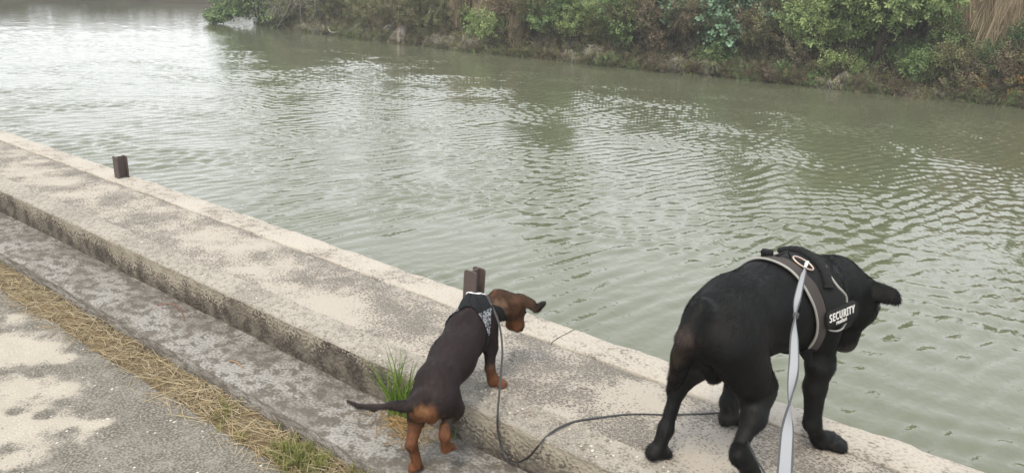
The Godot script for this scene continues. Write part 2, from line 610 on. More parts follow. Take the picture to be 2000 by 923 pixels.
func sprig(seed_: int, leaves: int, leaf_l: float, leaf_w: float, spread: float, twig: Color) -> ArrayMesh:
	var rng := RandomNumberGenerator.new()
	rng.seed = seed_
	var st := SurfaceTool.new()
	st.begin(Mesh.PRIMITIVE_TRIANGLES)
	var bend := Vector3(rng.randf_range(-0.25, 0.25), 0, rng.randf_range(-0.25, 0.25))
	for i in leaves:
		var t := (i + 0.6) / leaves
		var p := Vector3(0, t, 0) + bend * t * t
		var a := i * 2.4 + rng.randf() * 0.8
		var out := Vector3(cos(a), rng.randf_range(0.1, 0.9), sin(a)).normalized()
		var tone := rng.randf_range(0.75, 1.25)
		leaf_into(st, p + out * spread * rng.randf() * 0.5, out, Vector3(rng.randf_range(-0.5, 0.5), 1, rng.randf_range(-0.5, 0.5)).normalized(), leaf_l * rng.randf_range(0.7, 1.25), leaf_w * rng.randf_range(0.75, 1.2), Color(tone, tone, tone * 0.95))
	st.set_color(twig)
	var pts := [Vector3.ZERO, Vector3(0, 0.5, 0) + bend * 0.25, Vector3(0, 1.0, 0) + bend]
	for q in 3:
		var a := TAU * q / 3
		var b := TAU * (q + 1) / 3
		for k in 2:
			var r0 := 0.018 * (1.0 - 0.4 * k)
			var v0: Vector3 = pts[k] + Vector3(cos(a), 0, sin(a)) * r0
			var v1: Vector3 = pts[k] + Vector3(cos(b), 0, sin(b)) * r0
			var v2: Vector3 = pts[k + 1] + Vector3(cos(b), 0, sin(b)) * r0 * 0.6
			var v3: Vector3 = pts[k + 1] + Vector3(cos(a), 0, sin(a)) * r0 * 0.6
			for v in [v0, v2, v1, v0, v3, v2]: st.add_vertex(v)
	st.generate_normals()
	return st.commit()

func twigs(seed_: int, n: int) -> ArrayMesh:
	# a bunch of bare forking stems
	var rng := RandomNumberGenerator.new()
	rng.seed = seed_
	var st := SurfaceTool.new()
	st.begin(Mesh.PRIMITIVE_TRIANGLES)
	st.set_color(Color.WHITE)
	for i in n:
		var d := Vector3(rng.randf_range(-0.5, 0.5), 1, rng.randf_range(-0.5, 0.5)).normalized()
		var p := Vector3(rng.randf_range(-0.1, 0.1), 0, rng.randf_range(-0.1, 0.1))
		var q := p + d * rng.randf_range(0.35, 0.6)
		var e := q + (d + Vector3(rng.randf_range(-0.6, 0.6), rng.randf_range(-0.3, 0.3), rng.randf_range(-0.6, 0.6))).normalized() * rng.randf_range(0.3, 0.5)
		tube_into(st, [p, q, e], [0.012, 0.009, 0.004], 3)
		tube_into(st, [q, q + (d + Vector3(rng.randf_range(-1, 1), 0, rng.randf_range(-1, 1))).normalized() * 0.35], [0.007, 0.003], 3)
	st.generate_normals()
	return st.commit()

func blades(seed_: int, n: int, wide: float, lean: float) -> ArrayMesh:
	var rng := RandomNumberGenerator.new()
	rng.seed = seed_
	var st := SurfaceTool.new()
	st.begin(Mesh.PRIMITIVE_TRIANGLES)
	for i in n:
		var a := rng.randf() * TAU
		var out := Vector3(cos(a), 0, sin(a))
		var side := Vector3(-sin(a), 0, cos(a)) * wide * rng.randf_range(0.6, 1.2)
		var p := out * rng.randf() * 0.12
		var h := rng.randf_range(0.6, 1.0)
		var tone := rng.randf_range(0.75, 1.2)
		st.set_color(Color(tone, tone, tone))
		var l := lean * rng.randf_range(0.2, 1.0)
		var m := p + Vector3(0, h * 0.55, 0) + out * l * 0.3
		var e := p + Vector3(0, h * (1.0 - 0.35 * l), 0) + out * l
		for v in [p - side, p + side, m + side * 0.8, p - side, m + side * 0.8, m - side * 0.8, m - side * 0.8, m + side * 0.8, e]: st.add_vertex(v)
	st.generate_normals()
	return st.commit()

var kinds := {}
var leafy: StandardMaterial3D
var woody: StandardMaterial3D

func plant_kinds() -> void:
	leafy = vmat(0.55, 0.35)
	leafy.cull_mode = BaseMaterial3D.CULL_DISABLED
	leafy.backlight_enabled = true
	leafy.backlight = Color(0.6, 0.6, 0.6)
	woody = vmat(0.9, 0.2)
	var tw := Color(0.9, 0.75, 0.7)
	kinds.leaf = [sprig(1, 11, 0.34, 0.20, 0.25, tw), sprig(2, 13, 0.30, 0.18, 0.3, tw), sprig(3, 10, 0.36, 0.20, 0.25, tw)]
	kinds.fine = [sprig(4, 18, 0.20, 0.11, 0.35, tw), sprig(5, 20, 0.18, 0.10, 0.4, tw)]
	kinds.broad = [sprig(6, 7, 0.50, 0.40, 0.3, tw), sprig(7, 8, 0.46, 0.36, 0.3, tw)]
	kinds.twig = [twigs(8, 7), twigs(9, 6)]
	kinds.grass = [blades(10, 14, 0.012, 0.5), blades(11, 12, 0.010, 0.7)]
	kinds.reed = [blades(12, 6, 0.010, 0.15), blades(13, 7, 0.009, 0.2)]

# spread sprigs through lobes; colours vary from sprig to sprig and from lobe to lobe
func foliage(parent: Node3D, called: String, kind: String, lobes: Array, n: int, size: Vector2, pal: Array, rng: RandomNumberGenerator, droop := 0.0, m: Material = null) -> void:
	var sets: Array = kinds[kind]
	for s in sets.size():
		var mm := MultiMesh.new()
		mm.transform_format = MultiMesh.TRANSFORM_3D
		mm.use_colors = true
		mm.mesh = sets[s]
		var cnt := n / sets.size()
		mm.instance_count = cnt
		for i in cnt:
			var li := rng.randi() % lobes.size()
			var lb: Array = lobes[li]
			var d := Vector3(rng.randfn(), rng.randfn(), rng.randfn()).normalized()
			var rad := pow(rng.randf(), 0.45)
			var p: Vector3 = lb[0] + d * lb[1] * rad
			var dir := (d + Vector3(rng.randf_range(-0.7, 0.7), rng.randf_range(0.0, 0.9) - droop, rng.randf_range(-0.7, 0.7))).normalized()
			if kind == "grass" or kind == "reed": dir = (Vector3.UP + Vector3(rng.randf_range(-0.25, 0.25), 0, rng.randf_range(-0.25, 0.25))).normalized()
			var sc := rng.randf_range(size.x, size.y)
			var x := dir.cross(Vector3(rng.randf_range(-1, 1), rng.randf_range(-1, 1), rng.randf_range(-1, 1))).normalized()
			var b := Basis(x, dir, x.cross(dir)).scaled(Vector3.ONE * sc)
			mm.set_instance_transform(i, Transform3D(b, p - dir * sc * 0.5))
			var c: Color = pal[li % pal.size()].lerp(pal[rng.randi() % pal.size()], rng.randf())
			var tone := rng.randf_range(0.7, 1.25)
			mm.set_instance_color(i, Color(c.r * tone, c.g * tone, c.b * tone))
		var o := MultiMeshInstance3D.new()
		o.name = called
		o.multimesh = mm
		o.material_override = m if m else leafy
		o.set_meta("kind", "stuff")
		parent.add_child(o, true)

func stems(parent: Node3D, called: String, from: Vector3, lobes: Array, r: float, col: Color, rng: RandomNumberGenerator, most := 6) -> void:
	var st := SurfaceTool.new()
	st.begin(Mesh.PRIMITIVE_TRIANGLES)
	st.set_smooth_group(0)
	st.set_color(col)
	for i in mini(lobes.size(), most):
		var e: Vector3 = lobes[i][0]
		var a := from + Vector3(rng.randf_range(-0.01, 0.01), 0, rng.randf_range(-0.01, 0.01))
		var m := a.lerp(e, 0.5) + Vector3(rng.randf_range(-0.15, 0.15), 0.1, rng.randf_range(-0.15, 0.15))
		tube_into(st, smooth_path([a, m, e, e + (e - m) * 0.5], 3), [r, r * 0.92, r * 0.85, r * 0.75, r * 0.65, r * 0.55, r * 0.45, r * 0.35, r * 0.2, r * 0.1], 5)
	st.generate_normals()
	part(called, st.commit(), woody, parent)

func lobes_in(rng: RandomNumberGenerator, size: Vector3, n: int, lift := 0.0) -> Array:
	var out := []
	for i in n:
		var c := Vector3(rng.randf_range(-0.5, 0.5) * size.x, size.y * (lift + (1.0 - lift) * rng.randf_range(0.12, 0.82)), rng.randf_range(-0.5, 0.5) * size.z)
		var r := Vector3(size.x, size.y, size.z) * rng.randf_range(0.20, 0.34)
		out.append([c, r])
	return out

func shrub(spec: Dictionary, k: int) -> void:
	var rng := RandomNumberGenerator.new()
	rng.seed = 4000 + k
	var z: float = spec.z
	var o: float = spec.get("o", 0.7)
	var base := Vector3(bank_x(z) + o, bank_y(o) - 0.08, z)
	var t := thing(spec.name, base, spec.label, spec.cat, spec.get("group", ""))
	var size: Vector3 = spec.size
	var lobes := lobes_in(rng, size, spec.get("lobes", 9), spec.get("lift", 0.0))
	for e in spec.get("extra", []): lobes.append(e)
	var pal := []
	for c in spec.pal: pal.append(c)
	stems(t, "stem", Vector3.ZERO, lobes, spec.get("stem_r", 0.025), spec.get("stem_col", Color(0.09, 0.075, 0.06)), rng, 7)
	foliage(t, "foliage", spec.kind, lobes, spec.n, spec.get("leaf", Vector2(0.22, 0.36)), pal, rng, spec.get("droop", 0.0))
	if spec.has("also"):
		for q in spec.also: foliage(t, q[0], q[1], lobes, q[2], q[3], q[4], rng, q[5])

func tree(called: String, at: Vector3, h: float, crown: Vector3, n: int, pal: Array, kind: String, leaf: Vector2, label: String, k: int, group := "") -> void:
	var rng := RandomNumberGenerator.new()
	rng.seed = 7000 + k
	var t := thing(called, at, label, "tree", group)
	var lobes := []
	for i in 16:
		var d := Vector3(rng.randfn(), rng.randfn(), rng.randfn()).normalized() * pow(rng.randf(), 0.5)
		lobes.append([Vector3(d.x * crown.x * 0.38, h - crown.y * 0.5 + d.y * crown.y * 0.38, d.z * crown.z * 0.38), crown * rng.randf_range(0.14, 0.23)])
	var st := SurfaceTool.new()
	st.begin(Mesh.PRIMITIVE_TRIANGLES)
	st.set_smooth_group(0)
	st.set_color(Color(0.075, 0.062, 0.05))
	var r := h * 0.022
	var fork := Vector3(rng.randf_range(-0.2, 0.2), h - crown.y * 0.85, rng.randf_range(-0.2, 0.2))
	tube_into(st, [Vector3(0, -0.4, 0), fork * 0.5, fork, Vector3(fork.x, h - crown.y * 0.4, fork.z)], [r * 1.3, r, r * 0.8, r * 0.4], 7)
	st.generate_normals()
	part("trunk", st.commit(), woody, t)
	stems(t, "limb", fork, lobes, r * 0.5, Color(0.075, 0.062, 0.05), rng, 10)
	foliage(t, "crown", kind, lobes, n, leaf, pal, rng)

func stone_mesh(seed_: int) -> ArrayMesh:
	var sp := SphereMesh.new()
	sp.radius = 0.5
	sp.height = 1.0
	sp.radial_segments = 14
	sp.rings = 8
	var nz := noise(seed_, 1.6, 3)
	var arr := sp.get_mesh_arrays()
	var v: PackedVector3Array = arr[Mesh.ARRAY_VERTEX]
	for i in v.size(): v[i] = v[i] * (1.0 + 0.45 * nz.get_noise_3dv(v[i])) 
	var st := SurfaceTool.new()
	st.begin(Mesh.PRIMITIVE_TRIANGLES)
	var ix: PackedInt32Array = arr[Mesh.ARRAY_INDEX]
	for i in ix: st.add_vertex(v[i])
	st.generate_normals()
	return st.commit()

const FAR := [[90.0, -66.0], [60.0, -60.5], [37.0, -57.6], [29.0, -58.4], [10.0, -62.0], [-30.0, -66.0], [-70.0, -60.0]]

func build_far_trees() -> void:
	var rng := RandomNumberGenerator.new()
	rng.seed = 55
	var pal := [Color(0.06, 0.095, 0.035), Color(0.08, 0.12, 0.04), Color(0.05, 0.075, 0.03), Color(0.09, 0.09, 0.045)]
	for i in 7:
		var x := -6.0 + i * 9.0 + rng.randf_range(-2.5, 2.5)
		var z := -61.5 - rng.randf_range(0.0, 2.0)
		if x < 29.0: z -= (29.0 - x) * 0.18
		if x > 37.0: z -= (x - 37.0) * 0.12
		var h := rng.randf_range(1.2, 1.9)
		tree("distant_bush", Vector3(x, 0.2, z), h, Vector3(4.5, h * 0.9, 3.0), 260, pal, "leaf", Vector2(0.5, 0.8), "low green bush on the distant bank beyond the bend", 40 + i, "bushes on the distant bank")

func build_roots() -> void:
	# pale stumps, roots and a fallen branch at the water's edge
	var pale := mat(Color(0.33, 0.29, 0.25), 0.85)
	var grey := mat(Color(0.17, 0.15, 0.13), 0.9)
	var list := [[1655.0, -5.42, 0.62, "pale forked root stump at the water under the big green tree"], [1605.0, -5.93, 0.40, "small grey stump at the water beside the forked one"], [1777.0, -3.75, 0.52, "pale split root sloping into the water by the bramble"], [1797.0, -3.42, 0.28, "small pale root knob beside the split root"], [738.0, -22.5, 0.8, "pale knobbly root at the waterline under brown bramble"], [768.0, -21.6, 0.9, "row of pale root ends beside the knobbly root"]]
	for i in list.size():
		var z: float = list[i][1]
		var s: float = list[i][2]
		var t := thing("root_stump", Vector3(bank_x(z) + 0.02, WATER - 0.05, z), list[i][3], "stump")
		var rng := RandomNumberGenerator.new()
		rng.seed = 600 + i
		for k in 5:
			var a := Vector3(0.25 + rng.randf() * 0.15, s * 0.75, rng.randf_range(-0.15, 0.15) * s)
			var e := Vector3(-0.10 - rng.randf() * 0.12, -0.05, (k - 2) * 0.24 * s + rng.randf_range(-0.05, 0.05))
			var m := a.lerp(e, 0.5) + Vector3(-0.05, 0.07 * s, 0)
			part("root", tube(smooth_path([a, m, e], 4), [0.10 * s, 0.11 * s, 0.12 * s, 0.12 * s, 0.12 * s, 0.12 * s, 0.10 * s, 0.08 * s, 0.06 * s], 7), pale if i != 1 else grey, t)
	var f := thing("fallen_branch", Vector3(bank_x(-24.5) - 0.1, WATER + 0.1, -24.5), "long pale fallen branch lying along the waterline", "branch")
	part("bough", tube(smooth_path([Vector3(0.5, 0.25, -1.9), Vector3(0.0, 0.02, -1.0), Vector3(0.05, 0.14, 0.0), Vector3(-0.05, 0.05, 1.0), Vector3(0.1, -0.02, 1.9)], 5), [0.05, 0.05, 0.045, 0.04, 0.04, 0.035, 0.03, 0.03, 0.025], 6), pale, f)
	part("side_branch", tube([Vector3(0.05, 0.14, 0.0), Vector3(0.1, 0.35, 0.4), Vector3(0.3, 0.6, 0.6)], [0.03, 0.025, 0.012], 5), pale, f)
	# bare boughs arching down to the water from the leafless shrub
	var dr := [[-30.0, 1.5, -0.9], [-28.6, 1.6, 1.1], [-27.2, 1.4, -1.2]]
	for i in dr.size():
		var z: float = dr[i][0]
		var b := thing("bare_bough", Vector3(bank_x(z) + 0.5, bank_y(0.5), z), "grey bare bough arching down to the water", "branch", "grey boughs hanging over the water")
		var s: float = dr[i][2]
		part("bough", tube(smooth_path([Vector3(0.2, -0.1, 0), Vector3(-0.15, dr[i][1] * 0.75, s * 0.2), Vector3(-0.7, dr[i][1] * 0.8, s * 0.6), Vector3(-1.05, 0.25, s * 0.9), Vector3(-1.15, -0.35, s * 1.3)], 5), [0.05, 0.045, 0.045, 0.04, 0.04, 0.035, 0.035, 0.03, 0.03, 0.028, 0.028, 0.025, 0.022, 0.02, 0.018, 0.016, 0.014], 5), grey, b)
		part("side_branch", tube(smooth_path([Vector3(-0.7, dr[i][1] * 0.8, s * 0.6), Vector3(-1.2, dr[i][1] * 0.55, s), Vector3(-1.5, 0.1, s * 0.5)], 4), [0.022, 0.02, 0.018, 0.016, 0.014, 0.012, 0.01, 0.008], 5), grey, b)

# what covers the slope between the shrubs: low leaves, dead stems and dry grass
func undergrowth(brown: Array, olive: Array, grey: Array, tan: Array) -> void:
	var rng := RandomNumberGenerator.new()
	rng.seed = 808
	var ug := Node3D.new()
	ug.name = "undergrowth"
	add_child(ug)
	tag(ug, "tangled low undergrowth covering the slope of the bank", "", "", "stuff")
	var sets := [["fine", 5200, Vector2(0.16, 0.30), olive], ["twig", 1500, Vector2(0.3, 0.65), brown], ["fine", 3000, Vector2(0.16, 0.28), brown], ["grass", 900, Vector2(0.25, 0.6), tan], ["twig", 500, Vector2(0.25, 0.5), grey]]
	for s in sets:
		var placed := []
		var mk: Array = kinds[s[0]]
		for i in s[1]:
			var z := rng.randf_range(-34.0, 4.0)
			var o := rng.randf_range(-0.12, 3.2)
			if rng.randf() < 0.25: o = rng.randf_range(-0.12, 0.6)
			if s[0] == "grass": o = rng.randf_range(0.3, 4.0)
			var p := Vector3(bank_x(z) + o, maxf(bank_y(o), WATER + 0.05) + rng.randf() * 0.12, z)
			var dir := Vector3(rng.randf_range(-1.0, 0.3), rng.randf_range(0.3, 1.0), rng.randf_range(-0.7, 0.7)).normalized()
			if o < 0.25 and rng.randf() < 0.6: dir.y = -0.3
			dir = dir.normalized()
			var x := dir.cross(Vector3(rng.randf_range(-1, 1), rng.randf_range(-1, 1), rng.randf_range(-1, 1))).normalized()
			var sc := rng.randf_range(s[2].x, s[2].y)
			var c: Color = s[3][rng.randi() % s[3].size()] * rng.randf_range(0.7, 1.3)
			placed.append([Transform3D(Basis(x, dir, x.cross(dir)).scaled(Vector3.ONE * sc), p), c])
		scatter("low_growth", "", mk, leafy, placed, ug)
	var far := []
	for i in 2600:
		var x := rng.randf_range(-10.0, 62.0)
		var z := -58.2 - rng.randf() * 3.5
		if x < 29.0: z -= (29.0 - x) * 0.18
		if x > 37.0: z -= (x - 37.0) * 0.12
		var c := (Color(0.14, 0.17, 0.08) if rng.randf() < 0.65 else Color(0.24, 0.20, 0.13)) * rng.randf_range(0.7, 1.3)
		var b := Basis(Vector3.UP, rng.randf() * TAU).scaled(Vector3.ONE * rng.randf_range(0.5, 1.1))
		far.append([Transform3D(b, Vector3(x, clampf((-58.4 - z) * 0.55, 0.0, 1.6) - 0.55, z)), c])
	scatter("distant_undergrowth", "green and brown undergrowth on the distant bank", kinds.fine, leafy, far)

func build_bank() -> void:
	plant_kinds()
	var mud := mat(Color(0.06, 0.05, 0.037), 0.95, 0.2)
	land(BANK, "bank", "steep overgrown earth bank on the far side of the canal", 1.0, mud)
	land(FAR, "far_bank", "distant bank beyond the canal bend", 1.0, mud, 0.35)
	var p_bright := [Color(0.2625, 0.35, 0.135), Color(0.225, 0.3, 0.125), Color(0.325, 0.405, 0.17)]
	var p_mid := [Color(0.165, 0.245, 0.095), Color(0.205, 0.2875, 0.1125), Color(0.1375, 0.2, 0.0875)]
	var p_olive := [Color(0.1875, 0.2, 0.095), Color(0.15, 0.175, 0.075), Color(0.25, 0.2375, 0.125)]
	var p_brown := [Color(0.2125, 0.165, 0.1125), Color(0.1625, 0.1375, 0.0925), Color(0.175, 0.1875, 0.0875)]
	var p_blue := [Color(0.1875, 0.3125, 0.2), Color(0.15, 0.25, 0.15), Color(0.25, 0.3875, 0.2625)]
	var p_tan := [Color(0.42, 0.34, 0.23), Color(0.34, 0.27, 0.18), Color(0.48, 0.4, 0.28)]
	var p_orange := [Color(0.42, 0.3, 0.1), Color(0.42, 0.2125, 0.075), Color(0.42, 0.42, 0.15)]
	var p_dark := [Color(0.0875, 0.15, 0.06), Color(0.1125, 0.175, 0.07), Color(0.075, 0.125, 0.055)]
	var p_greybr := [Color(0.4, 0.35, 0.2875), Color(0.275, 0.2375, 0.1875), Color(0.42, 0.42, 0.3625)]
	var p_white := [Color(0.8, 0.8, 0.78)]
	var specs := [
		{"name": "overhanging_tree", "cat": "tree", "label": "leafy green tree leaning over the water where the canal bends", "z": -31.82, "o": 0.2, "size": Vector3(2.2, 3.4, 4.6), "kind": "leaf", "pal": p_mid, "n": 2600, "lobes": 18, "leaf": Vector2(0.28, 0.45), "stem_r": 0.05, "extra": [[Vector3(-1.6, 0.55, -0.9), Vector3(0.7, 0.35, 0.7)], [Vector3(-2.1, 0.25, -1), Vector3(0.45, 0.2, 0.5)], [Vector3(-1, 1, -0.4), Vector3(0.8, 0.6, 0.8)]]},
		{"name": "bare_shrub", "cat": "shrub", "label": "grey leafless shrub with branches drooping into the water", "z": -30.15, "o": 0.25, "size": Vector3(1.6, 2.4, 2.6), "kind": "twig", "pal": p_greybr, "n": 200, "lobes": 9, "leaf": Vector2(0.5, 1), "droop": 0.9, "also": [["foliage", "fine", 420, Vector2(0.2, 0.34), p_olive, 0.2]]},
		{"name": "shrub", "cat": "shrub", "label": "tangled olive shrub with grey branches beside the leafless one", "z": -27.27, "o": 0.5, "size": Vector3(1.8, 2.6, 3), "kind": "fine", "pal": p_olive, "n": 700, "lobes": 9, "also": [["bare_twigs", "twig", 90, Vector2(0.5, 0.9), p_greybr, 0.5]]},
		{"name": "bramble", "cat": "shrub", "label": "dull olive bramble above the fallen pale branch", "z": -24.66, "o": 0.6, "size": Vector3(1.8, 2.4, 3), "kind": "fine", "pal": p_olive, "n": 800, "lobes": 9, "also": [["bare_twigs", "twig", 50, Vector2(0.4, 0.8), p_brown, 0.2]]},
		{"name": "bramble", "cat": "shrub", "label": "brownish bramble above the pale tree roots", "z": -22.30, "o": 0.6, "size": Vector3(1.8, 2.2, 2.8), "kind": "fine", "pal": p_brown, "n": 800, "lobes": 9, "also": [["bare_twigs", "twig", 60, Vector2(0.4, 0.8), p_brown, 0.2]]},
		{"name": "bramble", "cat": "shrub", "label": "olive bramble dotted with small white flowers", "z": -20.09, "o": 0.7, "size": Vector3(1.7, 2.3, 2.6), "kind": "fine", "pal": p_olive, "n": 750, "lobes": 9, "also": [["flowers", "fine", 14, Vector2(0.1, 0.16), p_white, 0], ["bare_twigs", "twig", 40, Vector2(0.4, 0.8), p_brown, 0.1]]},
		{"name": "dry_grass", "cat": "grass", "label": "dry tan grass stand behind the brambles", "z": -18.32, "o": 1.6, "size": Vector3(2, 2.3, 2.6), "kind": "grass", "pal": p_tan, "n": 330, "leaf": Vector2(0.7, 1.3)},
		{"name": "shrub", "cat": "shrub", "label": "low fresh green shrub leaning out beside dry grass", "z": -17.35, "o": 0.45, "size": Vector3(1.5, 1.55, 2.2), "kind": "leaf", "pal": p_bright, "n": 560, "leaf": Vector2(0.2, 0.32), "lobes": 9, "also": [["bare_twigs", "twig", 25, Vector2(0.3, 0.6), p_brown, 0]]},
		{"name": "dry_grass", "cat": "grass", "label": "narrow clump of hanging dry grass", "z": -16.60, "o": 0.9, "size": Vector3(1.3, 2.1, 1.2), "kind": "grass", "pal": p_tan, "n": 240, "leaf": Vector2(0.6, 1.1)},
		{"name": "bramble", "cat": "shrub", "label": "thin brown bramble between two green shrubs", "z": -15.93, "o": 0.8, "size": Vector3(1.8, 2.3, 2), "kind": "fine", "pal": p_brown, "n": 600, "also": [["bare_twigs", "twig", 50, Vector2(0.4, 0.8), p_brown, 0.1]]},
		{"name": "shrub", "cat": "shrub", "label": "dark evergreen bush standing high on the bank", "z": -14.97, "o": 1.5, "size": Vector3(2.2, 3.2, 2.4), "kind": "leaf", "pal": p_dark, "n": 900, "leaf": Vector2(0.22, 0.34)},
		{"name": "shrub", "cat": "shrub", "label": "rounded green shrub in front of the dark evergreen", "z": -14.50, "o": 0.6, "size": Vector3(1.5, 1.8, 2), "kind": "leaf", "pal": p_mid, "n": 560, "leaf": Vector2(0.18, 0.3), "also": [["bare_twigs", "twig", 30, Vector2(0.3, 0.6), p_brown, 0]]},
		{"name": "shrub", "cat": "shrub", "label": "yellow-green fine-leaved shrub leaning out from the bank", "z": -13.44, "o": 0.7, "size": Vector3(1.7, 2, 2.3), "kind": "fine", "pal": p_bright, "n": 850, "leaf": Vector2(0.2, 0.32), "also": [["bare_twigs", "twig", 40, Vector2(0.3, 0.7), p_brown, 0]]},
		{"name": "bramble", "cat": "shrub", "label": "mixed olive bramble with bare stems", "z": -12.29, "o": 0.7, "size": Vector3(1.6, 2, 2), "kind": "fine", "pal": p_olive, "n": 750, "also": [["bare_twigs", "twig", 60, Vector2(0.3, 0.7), p_brown, 0]]},
		{"name": "shrub", "cat": "shrub", "label": "mid green bush with one bare stem rising from it", "z": -11.49, "o": 0.8, "size": Vector3(1.7, 2.4, 2), "kind": "leaf", "pal": p_mid, "n": 750, "leaf": Vector2(0.18, 0.3), "also": [["bare_twigs", "twig", 30, Vector2(0.4, 0.8), p_brown, 0]]},
		{"name": "bramble", "cat": "shrub", "label": "dark brown tangle of bramble stems", "z": -10.57, "o": 0.7, "size": Vector3(1.6, 2, 1.9), "kind": "fine", "pal": p_brown, "n": 700, "also": [["bare_twigs", "twig", 90, Vector2(0.3, 0.7), p_brown, 0.3]]},
		{"name": "shrub", "cat": "shrub", "label": "blue-green broad-leaved shrub hanging over the bank", "z": -9.81, "o": 0.8, "size": Vector3(1.7, 2.3, 1.8), "kind": "broad", "pal": p_blue, "n": 460, "leaf": Vector2(0.16, 0.27), "also": [["undergrowth", "fine", 420, Vector2(0.2, 0.3), p_dark, 0.1], ["bare_twigs", "twig", 40, Vector2(0.3, 0.7), p_brown, 0]]},
		{"name": "shrub", "cat": "shrub", "label": "tall blue-green broad-leaved shrub beside brown stems", "z": -8.67, "o": 0.9, "size": Vector3(1.7, 2.6, 1.8), "kind": "broad", "pal": p_blue, "n": 400, "leaf": Vector2(0.16, 0.27), "also": [["undergrowth", "fine", 420, Vector2(0.2, 0.3), p_dark, 0.1], ["bare_twigs", "twig", 40, Vector2(0.3, 0.7), p_brown, 0]]},
		{"name": "small_shrub", "cat": "shrub", "label": "small pale green plant low at the water", "z": -9.05, "o": 0.25, "size": Vector3(0.9, 0.9, 1.1), "kind": "leaf", "pal": p_mid, "n": 200, "leaf": Vector2(0.16, 0.26)},
		{"name": "bramble", "cat": "shrub", "label": "brown leafless thicket below the tall broad-leaved shrub", "z": -7.68, "o": 0.8, "size": Vector3(1.7, 2.1, 1.8), "kind": "fine", "pal": p_brown, "n": 700, "also": [["bare_twigs", "twig", 120, Vector2(0.3, 0.8), p_brown, 0.3]]},
		{"name": "shrub", "cat": "shrub", "label": "bright green bush reaching left from the big green tree", "z": -6.76, "o": 0.5, "size": Vector3(1.6, 1.9, 1.7), "kind": "leaf", "pal": p_bright, "n": 640, "leaf": Vector2(0.18, 0.3), "lift": 0.35, "lobes": 8, "also": [["bare_twigs", "twig", 40, Vector2(0.3, 0.7), p_brown, 0.3]]},
		{"name": "small_shrub", "cat": "shrub", "label": "low green growth hanging to the water below the bush", "z": -6.61, "o": 0.12, "size": Vector3(0.8, 0.7, 1.3), "kind": "leaf", "pal": p_mid, "n": 190, "leaf": Vector2(0.14, 0.24)},
		{"name": "small_shrub", "cat": "shrub", "label": "small bright green shoot above a pale stump", "z": -5.52, "o": 0.35, "size": Vector3(1, 0.75, 1), "kind": "leaf", "pal": p_bright, "n": 180, "leaf": Vector2(0.14, 0.24), "lift": 0.3},
		{"name": "small_shrub", "cat": "shrub", "label": "green lower branches drooping under the big green tree", "z": -4.32, "o": 0.35, "size": Vector3(1.1, 1.2, 1.5), "kind": "leaf", "pal": p_mid, "n": 360, "leaf": Vector2(0.16, 0.26), "lift": 0.2},
		{"name": "bramble", "cat": "shrub", "label": "dense small-leaved bramble right of the big green tree", "z": -3.48, "o": 0.7, "size": Vector3(1.5, 1.5, 1.4), "kind": "fine", "pal": p_mid, "n": 680, "also": [["bare_twigs", "twig", 60, Vector2(0.3, 0.7), p_brown, 0.2]]},
		{"name": "bramble", "cat": "shrub", "label": "olive bramble with a bare forked stem", "z": -2.82, "o": 0.6, "size": Vector3(1.4, 1.2, 1.4), "kind": "fine", "pal": p_olive, "n": 620, "also": [["bare_twigs", "twig", 80, Vector2(0.3, 0.8), p_brown, 0.3]]},
		{"name": "bramble", "cat": "shrub", "label": "brown bramble with tangled roots at the water", "z": -2.22, "o": 0.4, "size": Vector3(1.3, 1.1, 1.3), "kind": "fine", "pal": p_brown, "n": 560, "also": [["bare_twigs", "twig", 110, Vector2(0.3, 0.8), p_brown, 0.4]]},
		{"name": "bramble", "cat": "shrub", "label": "dark green bramble beside the rusty shrub", "z": -1.74, "o": 0.7, "size": Vector3(1.3, 1.3, 1.2), "kind": "fine", "pal": p_dark, "n": 560, "also": [["bare_twigs", "twig", 60, Vector2(0.3, 0.7), p_brown, 0.3]]},
		{"name": "small_shrub", "cat": "shrub", "label": "small plant with rusty orange leaves near the water", "z": -1.98, "o": 0.2, "size": Vector3(0.7, 0.8, 0.7), "kind": "leaf", "pal": p_orange, "n": 170, "leaf": Vector2(0.12, 0.2)},
		{"name": "shrub", "cat": "shrub", "label": "rusty orange withered shrub on the bank", "z": -1.38, "o": 0.45, "size": Vector3(1.1, 2.5, 0.9), "kind": "fine", "pal": p_orange, "n": 700, "leaf": Vector2(0.18, 0.28), "also": [["bare_twigs", "twig", 60, Vector2(0.3, 0.7), p_brown, 0]]},
		{"name": "small_shrub", "cat": "shrub", "label": "tiny green plant at the water under the rusty shrub", "z": -1.20, "o": 0.15, "size": Vector3(0.5, 0.35, 0.5), "kind": "broad", "pal": p_mid, "n": 24, "leaf": Vector2(0.16, 0.24)},
		{"name": "bramble", "cat": "shrub", "label": "olive thicket beyond the rusty shrub", "z": -0.60, "o": 0.8, "size": Vector3(1.7, 2.2, 1.8), "kind": "fine", "pal": p_olive, "n": 600, "also": [["bare_twigs", "twig", 60, Vector2(0.3, 0.7), p_brown, 0.2]]},
		{"name": "bramble", "cat": "shrub", "label": "green thicket at the end of the bank", "z": 0.40, "o": 0.8, "size": Vector3(1.7, 2.4, 2.2), "kind": "leaf", "pal": p_mid, "n": 700, "also": [["bare_twigs", "twig", 40, Vector2(0.3, 0.7), p_brown, 0.2]]},
		{"name": "dry_reeds", "cat": "reed", "label": "dry tan reeds standing on the upper bank", "group": "reeds on the upper bank", "z": -3.60, "o": 2.2, "size": Vector3(1, 1.6, 0.9), "kind": "reed", "pal": p_tan, "n": 260, "leaf": Vector2(1, 1.9), "lobes": 6},
